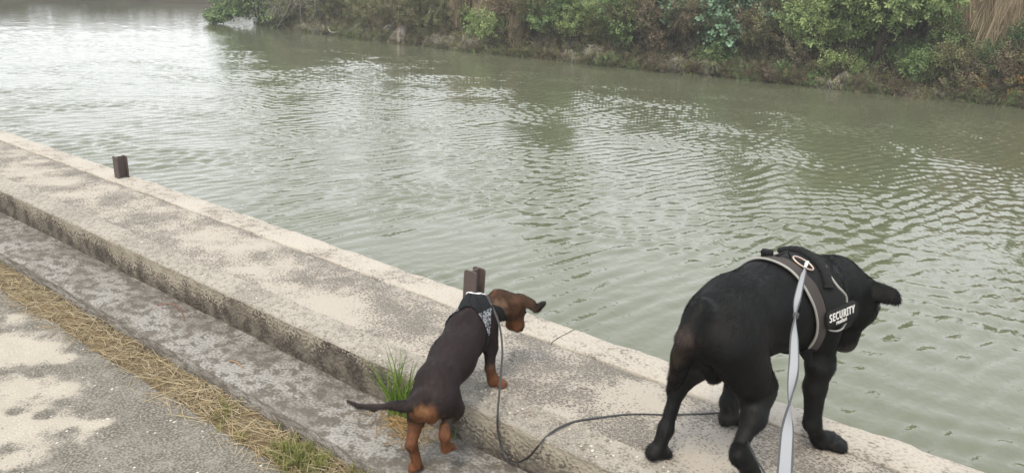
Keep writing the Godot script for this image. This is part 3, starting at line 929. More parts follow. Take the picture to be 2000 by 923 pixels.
		{"name": "dry_reeds", "cat": "reed", "label": "dry tan reeds standing on the upper bank", "group": "reeds on the upper bank", "z": -3.12, "o": 1.7, "size": Vector3(1, 1.6, 0.9), "kind": "reed", "pal": p_tan, "n": 260, "leaf": Vector2(1, 1.9), "lobes": 6},
		{"name": "dry_reeds", "cat": "reed", "label": "dry tan reeds standing on the upper bank", "group": "reeds on the upper bank", "z": -2.76, "o": 2.4, "size": Vector3(1, 1.6, 0.9), "kind": "reed", "pal": p_tan, "n": 260, "leaf": Vector2(1, 1.9), "lobes": 6},
		{"name": "dry_reeds", "cat": "reed", "label": "dry tan reeds standing on the upper bank", "group": "reeds on the upper bank", "z": -2.40, "o": 1.6, "size": Vector3(1, 1.6, 0.9), "kind": "reed", "pal": p_tan, "n": 260, "leaf": Vector2(1, 1.9), "lobes": 6},
		{"name": "dry_reeds", "cat": "reed", "label": "dry tan reeds standing on the upper bank", "group": "reeds on the upper bank", "z": -2.04, "o": 2.2, "size": Vector3(1, 1.6, 0.9), "kind": "reed", "pal": p_tan, "n": 260, "leaf": Vector2(1, 1.9), "lobes": 6},
		{"name": "dry_reeds", "cat": "reed", "label": "dry tan reeds standing on the upper bank", "group": "reeds on the upper bank", "z": -1.74, "o": 1.6, "size": Vector3(1, 1.6, 0.9), "kind": "reed", "pal": p_tan, "n": 260, "leaf": Vector2(1, 1.9), "lobes": 6},
		{"name": "dry_reeds", "cat": "reed", "label": "dry tan reeds standing on the upper bank", "group": "reeds on the upper bank", "z": -1.38, "o": 2.2, "size": Vector3(1, 1.6, 0.9), "kind": "reed", "pal": p_tan, "n": 260, "leaf": Vector2(1, 1.9), "lobes": 6},
		{"name": "dry_reeds", "cat": "reed", "label": "dry tan reeds standing on the upper bank", "group": "reeds on the upper bank", "z": -1.10, "o": 1.5, "size": Vector3(1, 1.6, 0.9), "kind": "reed", "pal": p_tan, "n": 260, "leaf": Vector2(1, 1.9), "lobes": 6},
		{"name": "dry_reeds", "cat": "reed", "label": "dry tan reeds standing on the upper bank", "group": "reeds on the upper bank", "z": -0.60, "o": 2.3, "size": Vector3(1, 1.6, 0.9), "kind": "reed", "pal": p_tan, "n": 260, "leaf": Vector2(1, 1.9), "lobes": 6},
		{"name": "dead_stems", "cat": "undergrowth", "label": "fringe of dead stems and roots hanging at the waterline", "group": "dead stems along the waterline", "z": -26.13, "o": 0.02, "size": Vector3(0.8, 0.75, 2.6), "kind": "twig", "pal": p_greybr, "n": 110, "leaf": Vector2(0.25, 0.5), "droop": 1.3, "lobes": 8, "also": [["foliage", "fine", 260, Vector2(0.14, 0.26), p_olive, 0.6]]},
		{"name": "dead_stems", "cat": "undergrowth", "label": "fringe of dead stems and roots hanging at the waterline", "group": "dead stems along the waterline", "z": -23.71, "o": 0.02, "size": Vector3(0.8, 0.75, 2.6), "kind": "twig", "pal": p_brown, "n": 110, "leaf": Vector2(0.25, 0.5), "droop": 1.3, "lobes": 8, "also": [["foliage", "fine", 260, Vector2(0.14, 0.26), p_mid, 0.6]]},
		{"name": "dead_stems", "cat": "undergrowth", "label": "fringe of dead stems and roots hanging at the waterline", "group": "dead stems along the waterline", "z": -21.30, "o": 0.02, "size": Vector3(0.8, 0.75, 2.6), "kind": "twig", "pal": p_brown, "n": 110, "leaf": Vector2(0.25, 0.5), "droop": 1.3, "lobes": 8, "also": [["foliage", "fine", 260, Vector2(0.14, 0.26), p_brown, 0.6]]},
		{"name": "dead_stems", "cat": "undergrowth", "label": "fringe of dead stems and roots hanging at the waterline", "group": "dead stems along the waterline", "z": -18.88, "o": 0.02, "size": Vector3(0.8, 0.75, 2.6), "kind": "twig", "pal": p_greybr, "n": 110, "leaf": Vector2(0.25, 0.5), "droop": 1.3, "lobes": 8, "also": [["foliage", "fine", 260, Vector2(0.14, 0.26), p_olive, 0.6]]},
		{"name": "dead_stems", "cat": "undergrowth", "label": "fringe of dead stems and roots hanging at the waterline", "group": "dead stems along the waterline", "z": -16.55, "o": 0.02, "size": Vector3(0.8, 0.75, 2.6), "kind": "twig", "pal": p_brown, "n": 110, "leaf": Vector2(0.25, 0.5), "droop": 1.3, "lobes": 8, "also": [["foliage", "fine", 260, Vector2(0.14, 0.26), p_mid, 0.6]]},
		{"name": "dead_stems", "cat": "undergrowth", "label": "fringe of dead stems and roots hanging at the waterline", "group": "dead stems along the waterline", "z": -14.97, "o": 0.02, "size": Vector3(0.8, 0.75, 2.6), "kind": "twig", "pal": p_brown, "n": 110, "leaf": Vector2(0.25, 0.5), "droop": 1.3, "lobes": 8, "also": [["foliage", "fine", 260, Vector2(0.14, 0.26), p_brown, 0.6]]},
		{"name": "dead_stems", "cat": "undergrowth", "label": "fringe of dead stems and roots hanging at the waterline", "group": "dead stems along the waterline", "z": -13.40, "o": 0.02, "size": Vector3(0.8, 0.75, 1.5), "kind": "twig", "pal": p_greybr, "n": 110, "leaf": Vector2(0.25, 0.5), "droop": 1.3, "lobes": 8, "also": [["foliage", "fine", 260, Vector2(0.14, 0.26), p_olive, 0.6]]},
		{"name": "dead_stems", "cat": "undergrowth", "label": "fringe of dead stems and roots hanging at the waterline", "group": "dead stems along the waterline", "z": -11.89, "o": 0.02, "size": Vector3(0.8, 0.75, 1.5), "kind": "twig", "pal": p_brown, "n": 110, "leaf": Vector2(0.25, 0.5), "droop": 1.3, "lobes": 8, "also": [["foliage", "fine", 260, Vector2(0.14, 0.26), p_mid, 0.6]]},
		{"name": "dead_stems", "cat": "undergrowth", "label": "fringe of dead stems and roots hanging at the waterline", "group": "dead stems along the waterline", "z": -10.64, "o": 0.02, "size": Vector3(0.8, 0.75, 1.5), "kind": "twig", "pal": p_brown, "n": 110, "leaf": Vector2(0.25, 0.5), "droop": 1.3, "lobes": 8, "also": [["foliage", "fine", 260, Vector2(0.14, 0.26), p_brown, 0.6]]},
		{"name": "dead_stems", "cat": "undergrowth", "label": "fringe of dead stems and roots hanging at the waterline", "group": "dead stems along the waterline", "z": -9.39, "o": 0.02, "size": Vector3(0.8, 0.75, 1.5), "kind": "twig", "pal": p_greybr, "n": 110, "leaf": Vector2(0.25, 0.5), "droop": 1.3, "lobes": 8, "also": [["foliage", "fine", 260, Vector2(0.14, 0.26), p_olive, 0.6]]},
		{"name": "dead_stems", "cat": "undergrowth", "label": "fringe of dead stems and roots hanging at the waterline", "group": "dead stems along the waterline", "z": -8.13, "o": 0.02, "size": Vector3(0.8, 0.75, 1.5), "kind": "twig", "pal": p_brown, "n": 110, "leaf": Vector2(0.25, 0.5), "droop": 1.3, "lobes": 8, "also": [["foliage", "fine", 260, Vector2(0.14, 0.26), p_mid, 0.6]]},
		{"name": "dead_stems", "cat": "undergrowth", "label": "fringe of dead stems and roots hanging at the waterline", "group": "dead stems along the waterline", "z": -6.88, "o": 0.02, "size": Vector3(0.8, 0.75, 1.5), "kind": "twig", "pal": p_brown, "n": 110, "leaf": Vector2(0.25, 0.5), "droop": 1.3, "lobes": 8, "also": [["foliage", "fine", 260, Vector2(0.14, 0.26), p_brown, 0.6]]},
		{"name": "dead_stems", "cat": "undergrowth", "label": "fringe of dead stems and roots hanging at the waterline", "group": "dead stems along the waterline", "z": -5.71, "o": 0.02, "size": Vector3(0.8, 0.75, 1.5), "kind": "twig", "pal": p_greybr, "n": 110, "leaf": Vector2(0.25, 0.5), "droop": 1.3, "lobes": 8, "also": [["foliage", "fine", 260, Vector2(0.14, 0.26), p_olive, 0.6]]},
		{"name": "dead_stems", "cat": "undergrowth", "label": "fringe of dead stems and roots hanging at the waterline", "group": "dead stems along the waterline", "z": -4.73, "o": 0.02, "size": Vector3(0.8, 0.75, 1.5), "kind": "twig", "pal": p_brown, "n": 110, "leaf": Vector2(0.25, 0.5), "droop": 1.3, "lobes": 8, "also": [["foliage", "fine", 260, Vector2(0.14, 0.26), p_mid, 0.6]]},
		{"name": "dead_stems", "cat": "undergrowth", "label": "fringe of dead stems and roots hanging at the waterline", "group": "dead stems along the waterline", "z": -3.74, "o": 0.02, "size": Vector3(0.8, 0.75, 1.5), "kind": "twig", "pal": p_brown, "n": 110, "leaf": Vector2(0.25, 0.5), "droop": 1.3, "lobes": 8, "also": [["foliage", "fine", 260, Vector2(0.14, 0.26), p_brown, 0.6]]},
		{"name": "dead_stems", "cat": "undergrowth", "label": "fringe of dead stems and roots hanging at the waterline", "group": "dead stems along the waterline", "z": -2.76, "o": 0.02, "size": Vector3(0.8, 0.75, 1.5), "kind": "twig", "pal": p_greybr, "n": 110, "leaf": Vector2(0.25, 0.5), "droop": 1.3, "lobes": 8, "also": [["foliage", "fine", 260, Vector2(0.14, 0.26), p_olive, 0.6]]},
		{"name": "dead_stems", "cat": "undergrowth", "label": "fringe of dead stems and roots hanging at the waterline", "group": "dead stems along the waterline", "z": -1.78, "o": 0.02, "size": Vector3(0.8, 0.75, 1.5), "kind": "twig", "pal": p_brown, "n": 110, "leaf": Vector2(0.25, 0.5), "droop": 1.3, "lobes": 8, "also": [["foliage", "fine", 260, Vector2(0.14, 0.26), p_mid, 0.6]]},
	]
	undergrowth(p_brown, p_olive, p_greybr, p_tan)
	for i in specs.size(): shrub(specs[i], i)
	tree("bushy_tree", Vector3(22.90, 0.25, -4.92), 4.2, Vector3(3.4, 4.2, 5.2), 4600, p_bright, "leaf", Vector2(0.22, 0.36), "big bright green tree crowding down to the water", 0, "")
	tree("broadleaf_tree", Vector3(25.60, 1.4, -5.32), 4.2, Vector3(2.8, 3, 2.6), 1200, p_mid, "leaf", Vector2(0.28, 0.42), "green tree standing behind the bright green one", 1, "")
	tree("broadleaf_tree", Vector3(25.50, 1.3, -16.38), 6.2, Vector3(2.2, 4.8, 2), 1400, p_mid, "leaf", Vector2(0.28, 0.42), "tall narrow green tree above the dark evergreen", 2, "")
	tree("broadleaf_tree", Vector3(25.50, 1.3, -26.70), 4.8, Vector3(2.4, 3.6, 2.2), 1200, p_mid, "leaf", Vector2(0.3, 0.45), "tall green tree above the brambles near the bend", 3, "")
	tree("broadleaf_tree", Vector3(25.50, 1.3, -8.85), 4.6, Vector3(2, 3.4, 1.8), 1200, p_mid, "leaf", Vector2(0.28, 0.42), "slender green tree above the broad-leaved shrubs", 4, "")
	tree("broadleaf_tree", Vector3(29.00, 1.4, -2.88), 3.4, Vector3(2.4, 2.4, 2.2), 900, p_olive, "fine", Vector2(0.3, 0.45), "olive tree behind the reeds", 5, "")
	tree("broadleaf_tree", Vector3(25.50, 1.4, 0.30), 3.6, Vector3(2.6, 3, 2.4), 900, p_mid, "leaf", Vector2(0.3, 0.45), "green tree beyond the reeds", 6, "")
	tree("broadleaf_tree", Vector3(26.20, 1.3, -34.12), 4.2, Vector3(2.8, 3.4, 2.8), 1100, p_mid, "leaf", Vector2(0.32, 0.5), "green tree behind the leafless shrub", 7, "")
	tree("broadleaf_tree", Vector3(25.00, 1, -34.17), 4.6, Vector3(3.2, 3.8, 3), 1100, p_bright, "leaf", Vector2(0.32, 0.5), "fresh green tree behind the overhanging one", 8, "")

# ---------- straw, grass, pebbles ----------
func scatter(called: String, label: String, meshes: Array, m: Material, placed: Array, parent: Node3D = null) -> void:
	# placed: [Transform3D, Color]; meshes take turns
	for k in meshes.size():
		var mine := []
		for i in placed.size():
			if i % meshes.size() == k: mine.append(placed[i])
		var mm := MultiMesh.new()
		mm.transform_format = MultiMesh.TRANSFORM_3D
		mm.use_colors = true
		mm.mesh = meshes[k]
		mm.instance_count = mine.size()
		for i in mine.size():
			mm.set_instance_transform(i, mine[i][0])
			mm.set_instance_color(i, mine[i][1])
		var o := MultiMeshInstance3D.new()
		o.multimesh = mm
		o.material_override = m
		o.name = called if parent else numbered(called)
		if parent: parent.add_child(o, true)
		else: add_child(o)
		if parent: o.set_meta("kind", "stuff")
		else: tag(o, label, "", "", "stuff")

func straw_mesh(seed_: int) -> ArrayMesh:
	var rng := RandomNumberGenerator.new()
	rng.seed = seed_
	var st := SurfaceTool.new()
	st.begin(Mesh.PRIMITIVE_TRIANGLES)
	st.set_color(Color.WHITE)
	var b := rng.randf_range(-0.16, 0.16)
	tube_into(st, [Vector3(-0.5, 0, 0), Vector3(-0.1, 0.02, b * 0.7), Vector3(0.2, 0.03, b), Vector3(0.5, 0.0, b * 0.3)], [0.014, 0.018, 0.016, 0.008], 4, 0.6)
	st.generate_normals()
	return st.commit()

func lying(rng: RandomNumberGenerator, at: Vector3, l: float, along: float, tilt := 0.18) -> Transform3D:
	# along: 0 any direction, 1 along the quay
	var a := rng.randf() * TAU
	if rng.randf() < along: a = PI / 2 + rng.randfn() * 0.5
	var b := Basis(Vector3.UP, a) * Basis(Vector3(0, 0, 1), rng.randfn() * tilt) * Basis(Vector3(1, 0, 0), rng.randf() * TAU)
	return Transform3D(b.scaled_local(Vector3(l, l * rng.randf_range(0.8, 1.2) * 0.10 / l, l * 0.10 / l)) if false else b.scaled(Vector3.ONE * l), at)

func build_ground_cover() -> void:
	var rng := RandomNumberGenerator.new()
	rng.seed = 900
	var straw := []
	var tones := [Color(0.52, 0.42, 0.26), Color(0.44, 0.34, 0.20), Color(0.62, 0.53, 0.36), Color(0.31, 0.23, 0.145), Color(0.47, 0.41, 0.29)]
	var den := noise(901, 1.1, 3)
	while straw.size() < 6800:
		var z := rng.randf_range(-9.5, 0.6)
		var x := 1.482 + rng.randfn() * 0.07
		if x < 1.33 or x > 1.574: continue
		if rng.randf() > maxf(0.42, 0.66 + 0.8 * den.get_noise_2d(x * 0.5, z)): continue
		if z > -1.6 and rng.randf() < 0.35: continue
		var l := rng.randf_range(0.045, 0.15)
		var y := -0.258 + absf(rng.randfn()) * 0.010
		if x < 1.40: y = -0.246 + absf(rng.randfn()) * 0.002
		var t := lying(rng, Vector3(x, y, z), l, 0.35, 0.14)
		var w := 0.75 * 0.09 / l
		t.basis = Basis(t.basis.x, t.basis.y * w, t.basis.z * w)
		var c: Color = tones[rng.randi() % tones.size()]
		straw.append([t, c * rng.randf_range(0.68, 1.03)])
	scatter("straw", "dry yellow straw lying along the path edge", [straw_mesh(1), straw_mesh(2), straw_mesh(3)], woody, straw)
	var bits := []
	for i in 170:
		var l := rng.randf_range(0.012, 0.05)
		var t := lying(rng, Vector3(rng.randf_range(1.59, 1.875), -0.193, rng.randf_range(-6.0, 0.2)), l, 0.3, 0.05)
		var w := 0.55 * 0.09 / l
		t.basis = Basis(t.basis.x, t.basis.y * w, t.basis.z * w)
		bits.append([t, Color(0.20, 0.14, 0.085).lerp(Color(0.40, 0.31, 0.18), rng.randf())])
	scatter("straw_litter", "stray bits of straw scattered in the gutter", [straw_mesh(6)], woody, bits)
	# green grass growing through the straw
	var grass := []
	while grass.size() < 800:
		var z := rng.randf_range(-2.7, -1.1)
		var x := 1.475 + rng.randfn() * 0.05
		if x < 1.36 or x > 1.56: continue
		var want := smoothstep(-2.7, -1.8, z) * (0.45 + 1.3 * den.get_noise_2d(x * 2.0 + 5.0, z * 2.5))
		if rng.randf() > want: continue
		var sc := rng.randf_range(0.02, 0.062)
		var b := Basis(Vector3.UP, rng.randf() * TAU).scaled(Vector3(sc, sc * rng.randf_range(0.8, 1.3), sc))
		grass.append([Transform3D(b, Vector3(x, -0.262, z)), Color(0.17, 0.21, 0.05).lerp(Color(0.33, 0.30, 0.12), rng.randf()) * rng.randf_range(0.75, 1.15)])
	scatter("grass", "short yellow-green grass growing through the straw", [blades(31, 7, 0.035, 0.8), blades(32, 8, 0.03, 0.9)], leafy, grass)
	# the clump in the gutter against the wall, and its dead litter
	var tuft := thing("grass_tuft", Vector3(1.848, -0.197, -1.868), "tall bright green grass tuft growing in the gutter behind the puppy", "grass")
	tall_blades(tuft, 58, 0.06, 0.31, Color(0.12, 0.22, 0.035), 41)
	var litter := []
	for i in 330:
		var a := rng.randf() * TAU
		var d := absf(rng.randfn()) * 0.07
		var at := Vector3(-0.025 + cos(a) * d * 0.8, 0.004 + rng.randf() * 0.02 * exp(-d * 14.0), 0.05 + sin(a) * d * 1.25)
		if at.x > 0.03: continue
		var l := rng.randf_range(0.04, 0.11)
		var t := lying(rng, at, l, 0.2, 0.25)
		var w := 0.7 * 0.09 / l
		t.basis = Basis(t.basis.x, t.basis.y * w, t.basis.z * w)
		litter.append([t, Color(0.34, 0.22, 0.10).lerp(Color(0.46, 0.34, 0.17), rng.randf()) * rng.randf_range(0.7, 1.1)])
	scatter("dead_blades", "", [straw_mesh(4), straw_mesh(5)], woody, litter, tuft)
	var small := thing("grass_tuft", Vector3(1.868, -0.197, -1.62), "small sparse grass tuft at the wall foot under the puppy", "grass")
	tall_blades(small, 14, 0.03, 0.09, Color(0.13, 0.19, 0.05), 42)
	var side := thing("grass_tuft", Vector3(1.862, -0.197, -1.765), "thin grass blades rising over the puppy's back", "grass")
	tall_blades(side, 9, 0.025, 0.25, Color(0.10, 0.18, 0.04), 43)
	# loose things in the gutter
	var tw := thing("twig", Vector3(1.80, -0.194, -3.36), "thin reddish bent twig lying in the gutter", "twig")
	part("stem", tube(smooth_path([Vector3(-0.02, 0.002, -0.17), Vector3(0.03, 0.012, -0.10), Vector3(0.015, 0.004, 0.0), Vector3(-0.03, 0.003, 0.10)], 5), [0.003, 0.003, 0.0032, 0.003, 0.0026], 5), mat(Color(0.22, 0.10, 0.065), 0.8), tw)
	var tw2 := thing("straw_stalk", Vector3(1.68, -0.193, -2.70), "single short straw stalk lying in the gutter", "straw")
	part("stalk", tube([Vector3(0.0, 0.001, -0.05), Vector3(0.008, 0.004, 0.0), Vector3(0.004, 0.001, 0.055)], [0.0024, 0.0026, 0.002], 5), mat(Color(0.36, 0.22, 0.10), 0.8), tw2)
	# pebbles set in the kerb and loose on the path
	var peb := [stone_mesh(51), stone_mesh(52), stone_mesh(53)]
	var pt := [mat(Color(0.55, 0.52, 0.46), 0.7), mat(Color(0.20, 0.155, 0.12), 0.7), mat(Color(0.34, 0.30, 0.24), 0.75)]
	var q := get_node("quay")
	for i in 120:
		var z := rng.randf_range(-4.2, -0.5)
		if i < 60: z = rng.randf_range(-1.6, -0.6)
		var u := rng.randf()
		var o := part("pebble", peb[i % 3], pt[rng.randi() % 3], q)
		var s := rng.randf_range(0.006, 0.014)
		o.position = Vector3(1.90 + 0.09 * u, -0.022 + 0.019 * u, z)
		o.basis = Basis(Vector3.UP, rng.randf() * TAU).scaled(Vector3(s, s * 0.55, s * 0.8))
	var pth := get_node("path")
	for i in 130:
		var o := part("pebble", peb[i % 3], pt[[0, 0, 2][rng.randi() % 3]], pth)
		var s := rng.randf_range(0.005, 0.012)
		o.position = Vector3(rng.randf_range(0.75, 1.38), -0.248, rng.randf_range(-4.0, -1.7))
		o.basis = Basis(Vector3.UP, rng.randf() * TAU).scaled(Vector3(s, s * 0.5, s * 0.8))

func tall_blades(parent: Node3D, n: int, spread: float, h: float, col: Color, seed_: int) -> void:
	var rng := RandomNumberGenerator.new()
	rng.seed = seed_
	for i in n:
		var st := SurfaceTool.new()
		st.begin(Mesh.PRIMITIVE_TRIANGLES)
		st.set_smooth_group(0)
		var a := rng.randf() * TAU
		var p := Vector3(cos(a) * spread * rng.randf() * 0.5 , 0, sin(a) * spread * rng.randf())
		var hh := h * pow(rng.randf_range(0.35, 1.0), 0.8)
		var lean := Vector3(rng.randfn() * 0.22 - 0.10, 0, rng.randfn() * 0.28) * hh
		var side := Vector3(0.6, 0, 0.8).rotated(Vector3.UP, rng.randfn() * 0.8) * rng.randf_range(0.0022, 0.0042)
		var t := col * rng.randf_range(0.75, 1.3)
		t = t.lerp(Color(0.26, 0.24, 0.08), rng.randf() * 0.3)
		st.set_color(Color(t.r, t.g, t.b))
		var rows := []
		for k in 5:
			var u := k / 4.0
			var c := p + Vector3(0, hh * (u - 0.12 * u * u * lean.length() / hh), 0) + lean * u * u
			rows.append([c - side * (1.0 - 0.85 * u * u), c + side * (1.0 - 0.85 * u * u)])
		for k in 4:
			for v in [rows[k][0], rows[k][1], rows[k + 1][1], rows[k][0], rows[k + 1][1], rows[k + 1][0]]: st.add_vertex(v)
		st.generate_normals()
		part("blade", st.commit(), leafy, parent)

# ---------- smooth bodies: a distance grid filled bone by bone, meshed as surface nets ----------
func field_new(lo: Vector3, hi: Vector3, h: float) -> Dictionary:
	var n := Vector3i(((hi - lo) / h).ceil()) + Vector3i.ONE
	var d := PackedFloat32Array()
	d.resize(n.x * n.y * n.z)
	d.fill(0.5)
	return {"lo": lo, "h": h, "n": n, "d": d, "bones": []}

# sq squeezes the bone sideways (local z); sv squeezes it along local y
func field_bone(F: Dictionary, a: Vector3, b: Vector3, ra: float, rb: float, k := 0.03, col := 0, sq := 1.0, sv := 1.0) -> void:
	F.bones.append([a, b, ra, rb, col, sq, sv])
	var lo: Vector3 = F.lo
	var h: float = F.h
	var n: Vector3i = F.n
	var d: PackedFloat32Array = F.d
	F.d = PackedFloat32Array()
	var m := maxf(ra, rb) + k + 2.5 * h
	var mz := maxf(ra, rb) / minf(sq, 1.0) + k + 2.5 * h
	var i0 := maxi(0, int((minf(a.x, b.x) - m - lo.x) / h))
	var i1 := mini(n.x - 1, int((maxf(a.x, b.x) + m - lo.x) / h) + 1)
	var j0 := maxi(0, int((minf(a.y, b.y) - m - lo.y) / h))
	var j1 := mini(n.y - 1, int((maxf(a.y, b.y) + m - lo.y) / h) + 1)
	var k0 := maxi(0, int((minf(a.z, b.z) - mz - lo.z) / h))
	var k1 := mini(n.z - 1, int((maxf(a.z, b.z) + mz - lo.z) / h) + 1)
	var ex := b.x - a.x
	var ey := (b.y - a.y) * sv
	var ez := (b.z - a.z) * sq
	var ee := maxf(ex * ex + ey * ey + ez * ez, 1e-9)
	var dr := rb - ra
	var kq := 0.25 / k
	for kk in range(k0, k1 + 1):
		var pz := (lo.z + kk * h - a.z) * sq
		var pze := pz * ez
		for j in range(j0, j1 + 1):
			var py := (lo.y + j * h - a.y) * sv
			var pe := pze + py * ey
			var pp := pz * pz + py * py
			var at := (kk * n.y + j) * n.x + i0
			var px := lo.x + i0 * h - a.x
			for i in range(i0, i1 + 1):
				var t := (pe + px * ex) / ee
				if t < 0.0: t = 0.0
				elif t > 1.0: t = 1.0
				var v := sqrt(maxf(pp + px * px - 2.0 * t * (pe + px * ex) + t * t * ee, 0.0)) - ra - dr * t
				var o := d[at]
				var df := absf(v - o)
				if v < o: o = v
				if df < k: o -= (k - df) * (k - df) * kq
				d[at] = o
				at += 1
				px += h
	F.d = d

func field_at(F: Dictionary, p: Vector3) -> float:
	var q: Vector3 = (p - F.lo) / F.h
	var n: Vector3i = F.n
	var i := int(q.x)
	var j := int(q.y)
	var k := int(q.z)
	if q.x < 0 or q.y < 0 or q.z < 0 or i >= n.x - 1 or j >= n.y - 1 or k >= n.z - 1:
		return 0.3
	var d: PackedFloat32Array = F.d
	var s := n.x
	var w := n.x * n.y
	var at := k * w + j * s + i
	var fx := q.x - i
	var fy := q.y - j
	var fz := q.z - k
	return lerpf(lerpf(lerpf(d[at], d[at + 1], fx), lerpf(d[at + s], d[at + s + 1], fx), fy), lerpf(lerpf(d[at + w], d[at + w + 1], fx), lerpf(d[at + w + s], d[at + w + s + 1], fx), fy), fz)

func field_normal(F: Dictionary, p: Vector3) -> Vector3:
	var e: float = F.h * 0.8
	return Vector3(field_at(F, p + Vector3(e, 0, 0)) - field_at(F, p - Vector3(e, 0, 0)), field_at(F, p + Vector3(0, e, 0)) - field_at(F, p - Vector3(0, e, 0)), field_at(F, p + Vector3(0, 0, e)) - field_at(F, p - Vector3(0, 0, e))).normalized()

# first point of the skin met from outside
func field_hit(F: Dictionary, from: Vector3, towards: Vector3) -> Vector3:
	var p := from
	var dir := (towards - from).normalized()
	var far := from.distance_to(towards)
	var gone := 0.0
	while gone < far:
		var v := field_at(F, p)
		if v < 0.0008: return p
		var s := clampf(v * 0.7, 0.001, 0.02)
		p += dir * s
		gone += s
	return towards

func field_mesh(F: Dictionary, colours: Array, spots := []) -> ArrayMesh:
	var d: PackedFloat32Array = F.d
	var n: Vector3i = F.n
	var h: float = F.h
	var lo: Vector3 = F.lo
	var s := n.x
	var w := n.x * n.y
	var id := PackedInt32Array()
	id.resize(d.size())
	id.fill(-1)
	var pos := PackedVector3Array()
	var off := [0, 1, s, s + 1, w, w + 1, w + s, w + s + 1]
	var near := 2.0 * h
	for k in range(n.z - 1):
		for j in range(n.y - 1):
			var at := k * w + j * s
			for i in range(n.x - 1):
				var c := d[at]
				if c < near and c > -near:
					var v := [c, d[at + 1], d[at + s], d[at + s + 1], d[at + w], d[at + w + 1], d[at + w + s], d[at + w + s + 1]]
					var neg := 0
					for q in 8:
						if v[q] < 0.0: neg += 1
					if neg > 0 and neg < 8:
						var sum := Vector3.ZERO
						var cnt := 0
						for q in 8:
							var x := q & 1
							var y := (q >> 1) & 1
							var z := q >> 2
							if x == 0 and (v[q] < 0.0) != (v[q + 1] < 0.0):
								sum += Vector3(v[q] / (v[q] - v[q + 1]), y, z); cnt += 1
							if y == 0 and (v[q] < 0.0) != (v[q + 2] < 0.0):
								sum += Vector3(x, v[q] / (v[q] - v[q + 2]), z); cnt += 1
							if z == 0 and (v[q] < 0.0) != (v[q + 4] < 0.0):
								sum += Vector3(x, y, v[q] / (v[q] - v[q + 4])); cnt += 1
						id[at] = pos.size()
						pos.append(lo + (Vector3(i, j, k) + sum / cnt) * h)
				at += 1
	var idx := PackedInt32Array()
	for k in range(1, n.z - 1):
		for j in range(1, n.y - 1):
			var at := k * w + j * s + 1
			for i in range(1, n.x - 1):
				var c := d[at]
				if c < near and c > -near:
					var inn := c < 0.0
					if inn != (d[at + 1] < 0.0): quad(idx, id[at], id[at - s], id[at - s - w], id[at - w], inn)
					if inn != (d[at + s] < 0.0): quad(idx, id[at], id[at - w], id[at - w - 1], id[at - 1], inn)
					if inn != (d[at + w] < 0.0): quad(idx, id[at], id[at - 1], id[at - 1 - s], id[at - s], inn)
				at += 1
	var nor := PackedVector3Array()
	var col := PackedColorArray()
	nor.resize(pos.size())
	col.resize(pos.size())
	var bones: Array = F.bones
	for q in pos.size():
		var p := pos[q]
		nor[q] = field_normal(F, p)
		var sum := Vector3.ZERO
		var ws := 0.0
		if colours.size() > 1:
			for b in bones:
				var a: Vector3 = b[0]
				var e: Vector3 = b[1] - a
				var t := clampf((p - a).dot(e) / maxf(e.length_squared(), 1e-9), 0, 1)
				var g := a + e * t
				var dd := maxf(Vector3(p.x - g.x, (p.y - g.y) * b[6], (p.z - g.z) * b[5]).length() - lerpf(b[2], b[3], t), 0.0)
				if dd < 0.04:
					var ww := exp(-dd / 0.0035) + 1e-5
					var cc: Color = colours[b[4]]
					sum += Vector3(cc.r, cc.g, cc.b) * ww
					ws += ww
		var out: Color = colours[0] if ws == 0.0 else Color(sum.x / ws, sum.y / ws, sum.z / ws)
		for sp in spots:
			var m := smoothstep(1.15, 0.8, p.distance_to(sp[0]) / float(sp[1]) + 0.25 * sin(p.x * 190.0 + p.y * 130.0 + p.z * 170.0))
			out = out.lerp(sp[2], m)
		col[q] = out
	var arr := []
	arr.resize(Mesh.ARRAY_MAX)
	arr[Mesh.ARRAY_VERTEX] = pos
	arr[Mesh.ARRAY_NORMAL] = nor
	arr[Mesh.ARRAY_COLOR] = col
	arr[Mesh.ARRAY_INDEX] = idx
	var mesh := ArrayMesh.new()
	mesh.add_surface_from_arrays(Mesh.PRIMITIVE_TRIANGLES, arr)
	return mesh

func quad(idx: PackedInt32Array, a: int, b: int, c: int, e: int, flip: bool) -> void:
	if a < 0 or b < 0 or c < 0 or e < 0: return
	if flip: idx.append_array(PackedInt32Array([a, c, b, a, e, c]))
	else: idx.append_array(PackedInt32Array([a, b, c, a, c, e]))

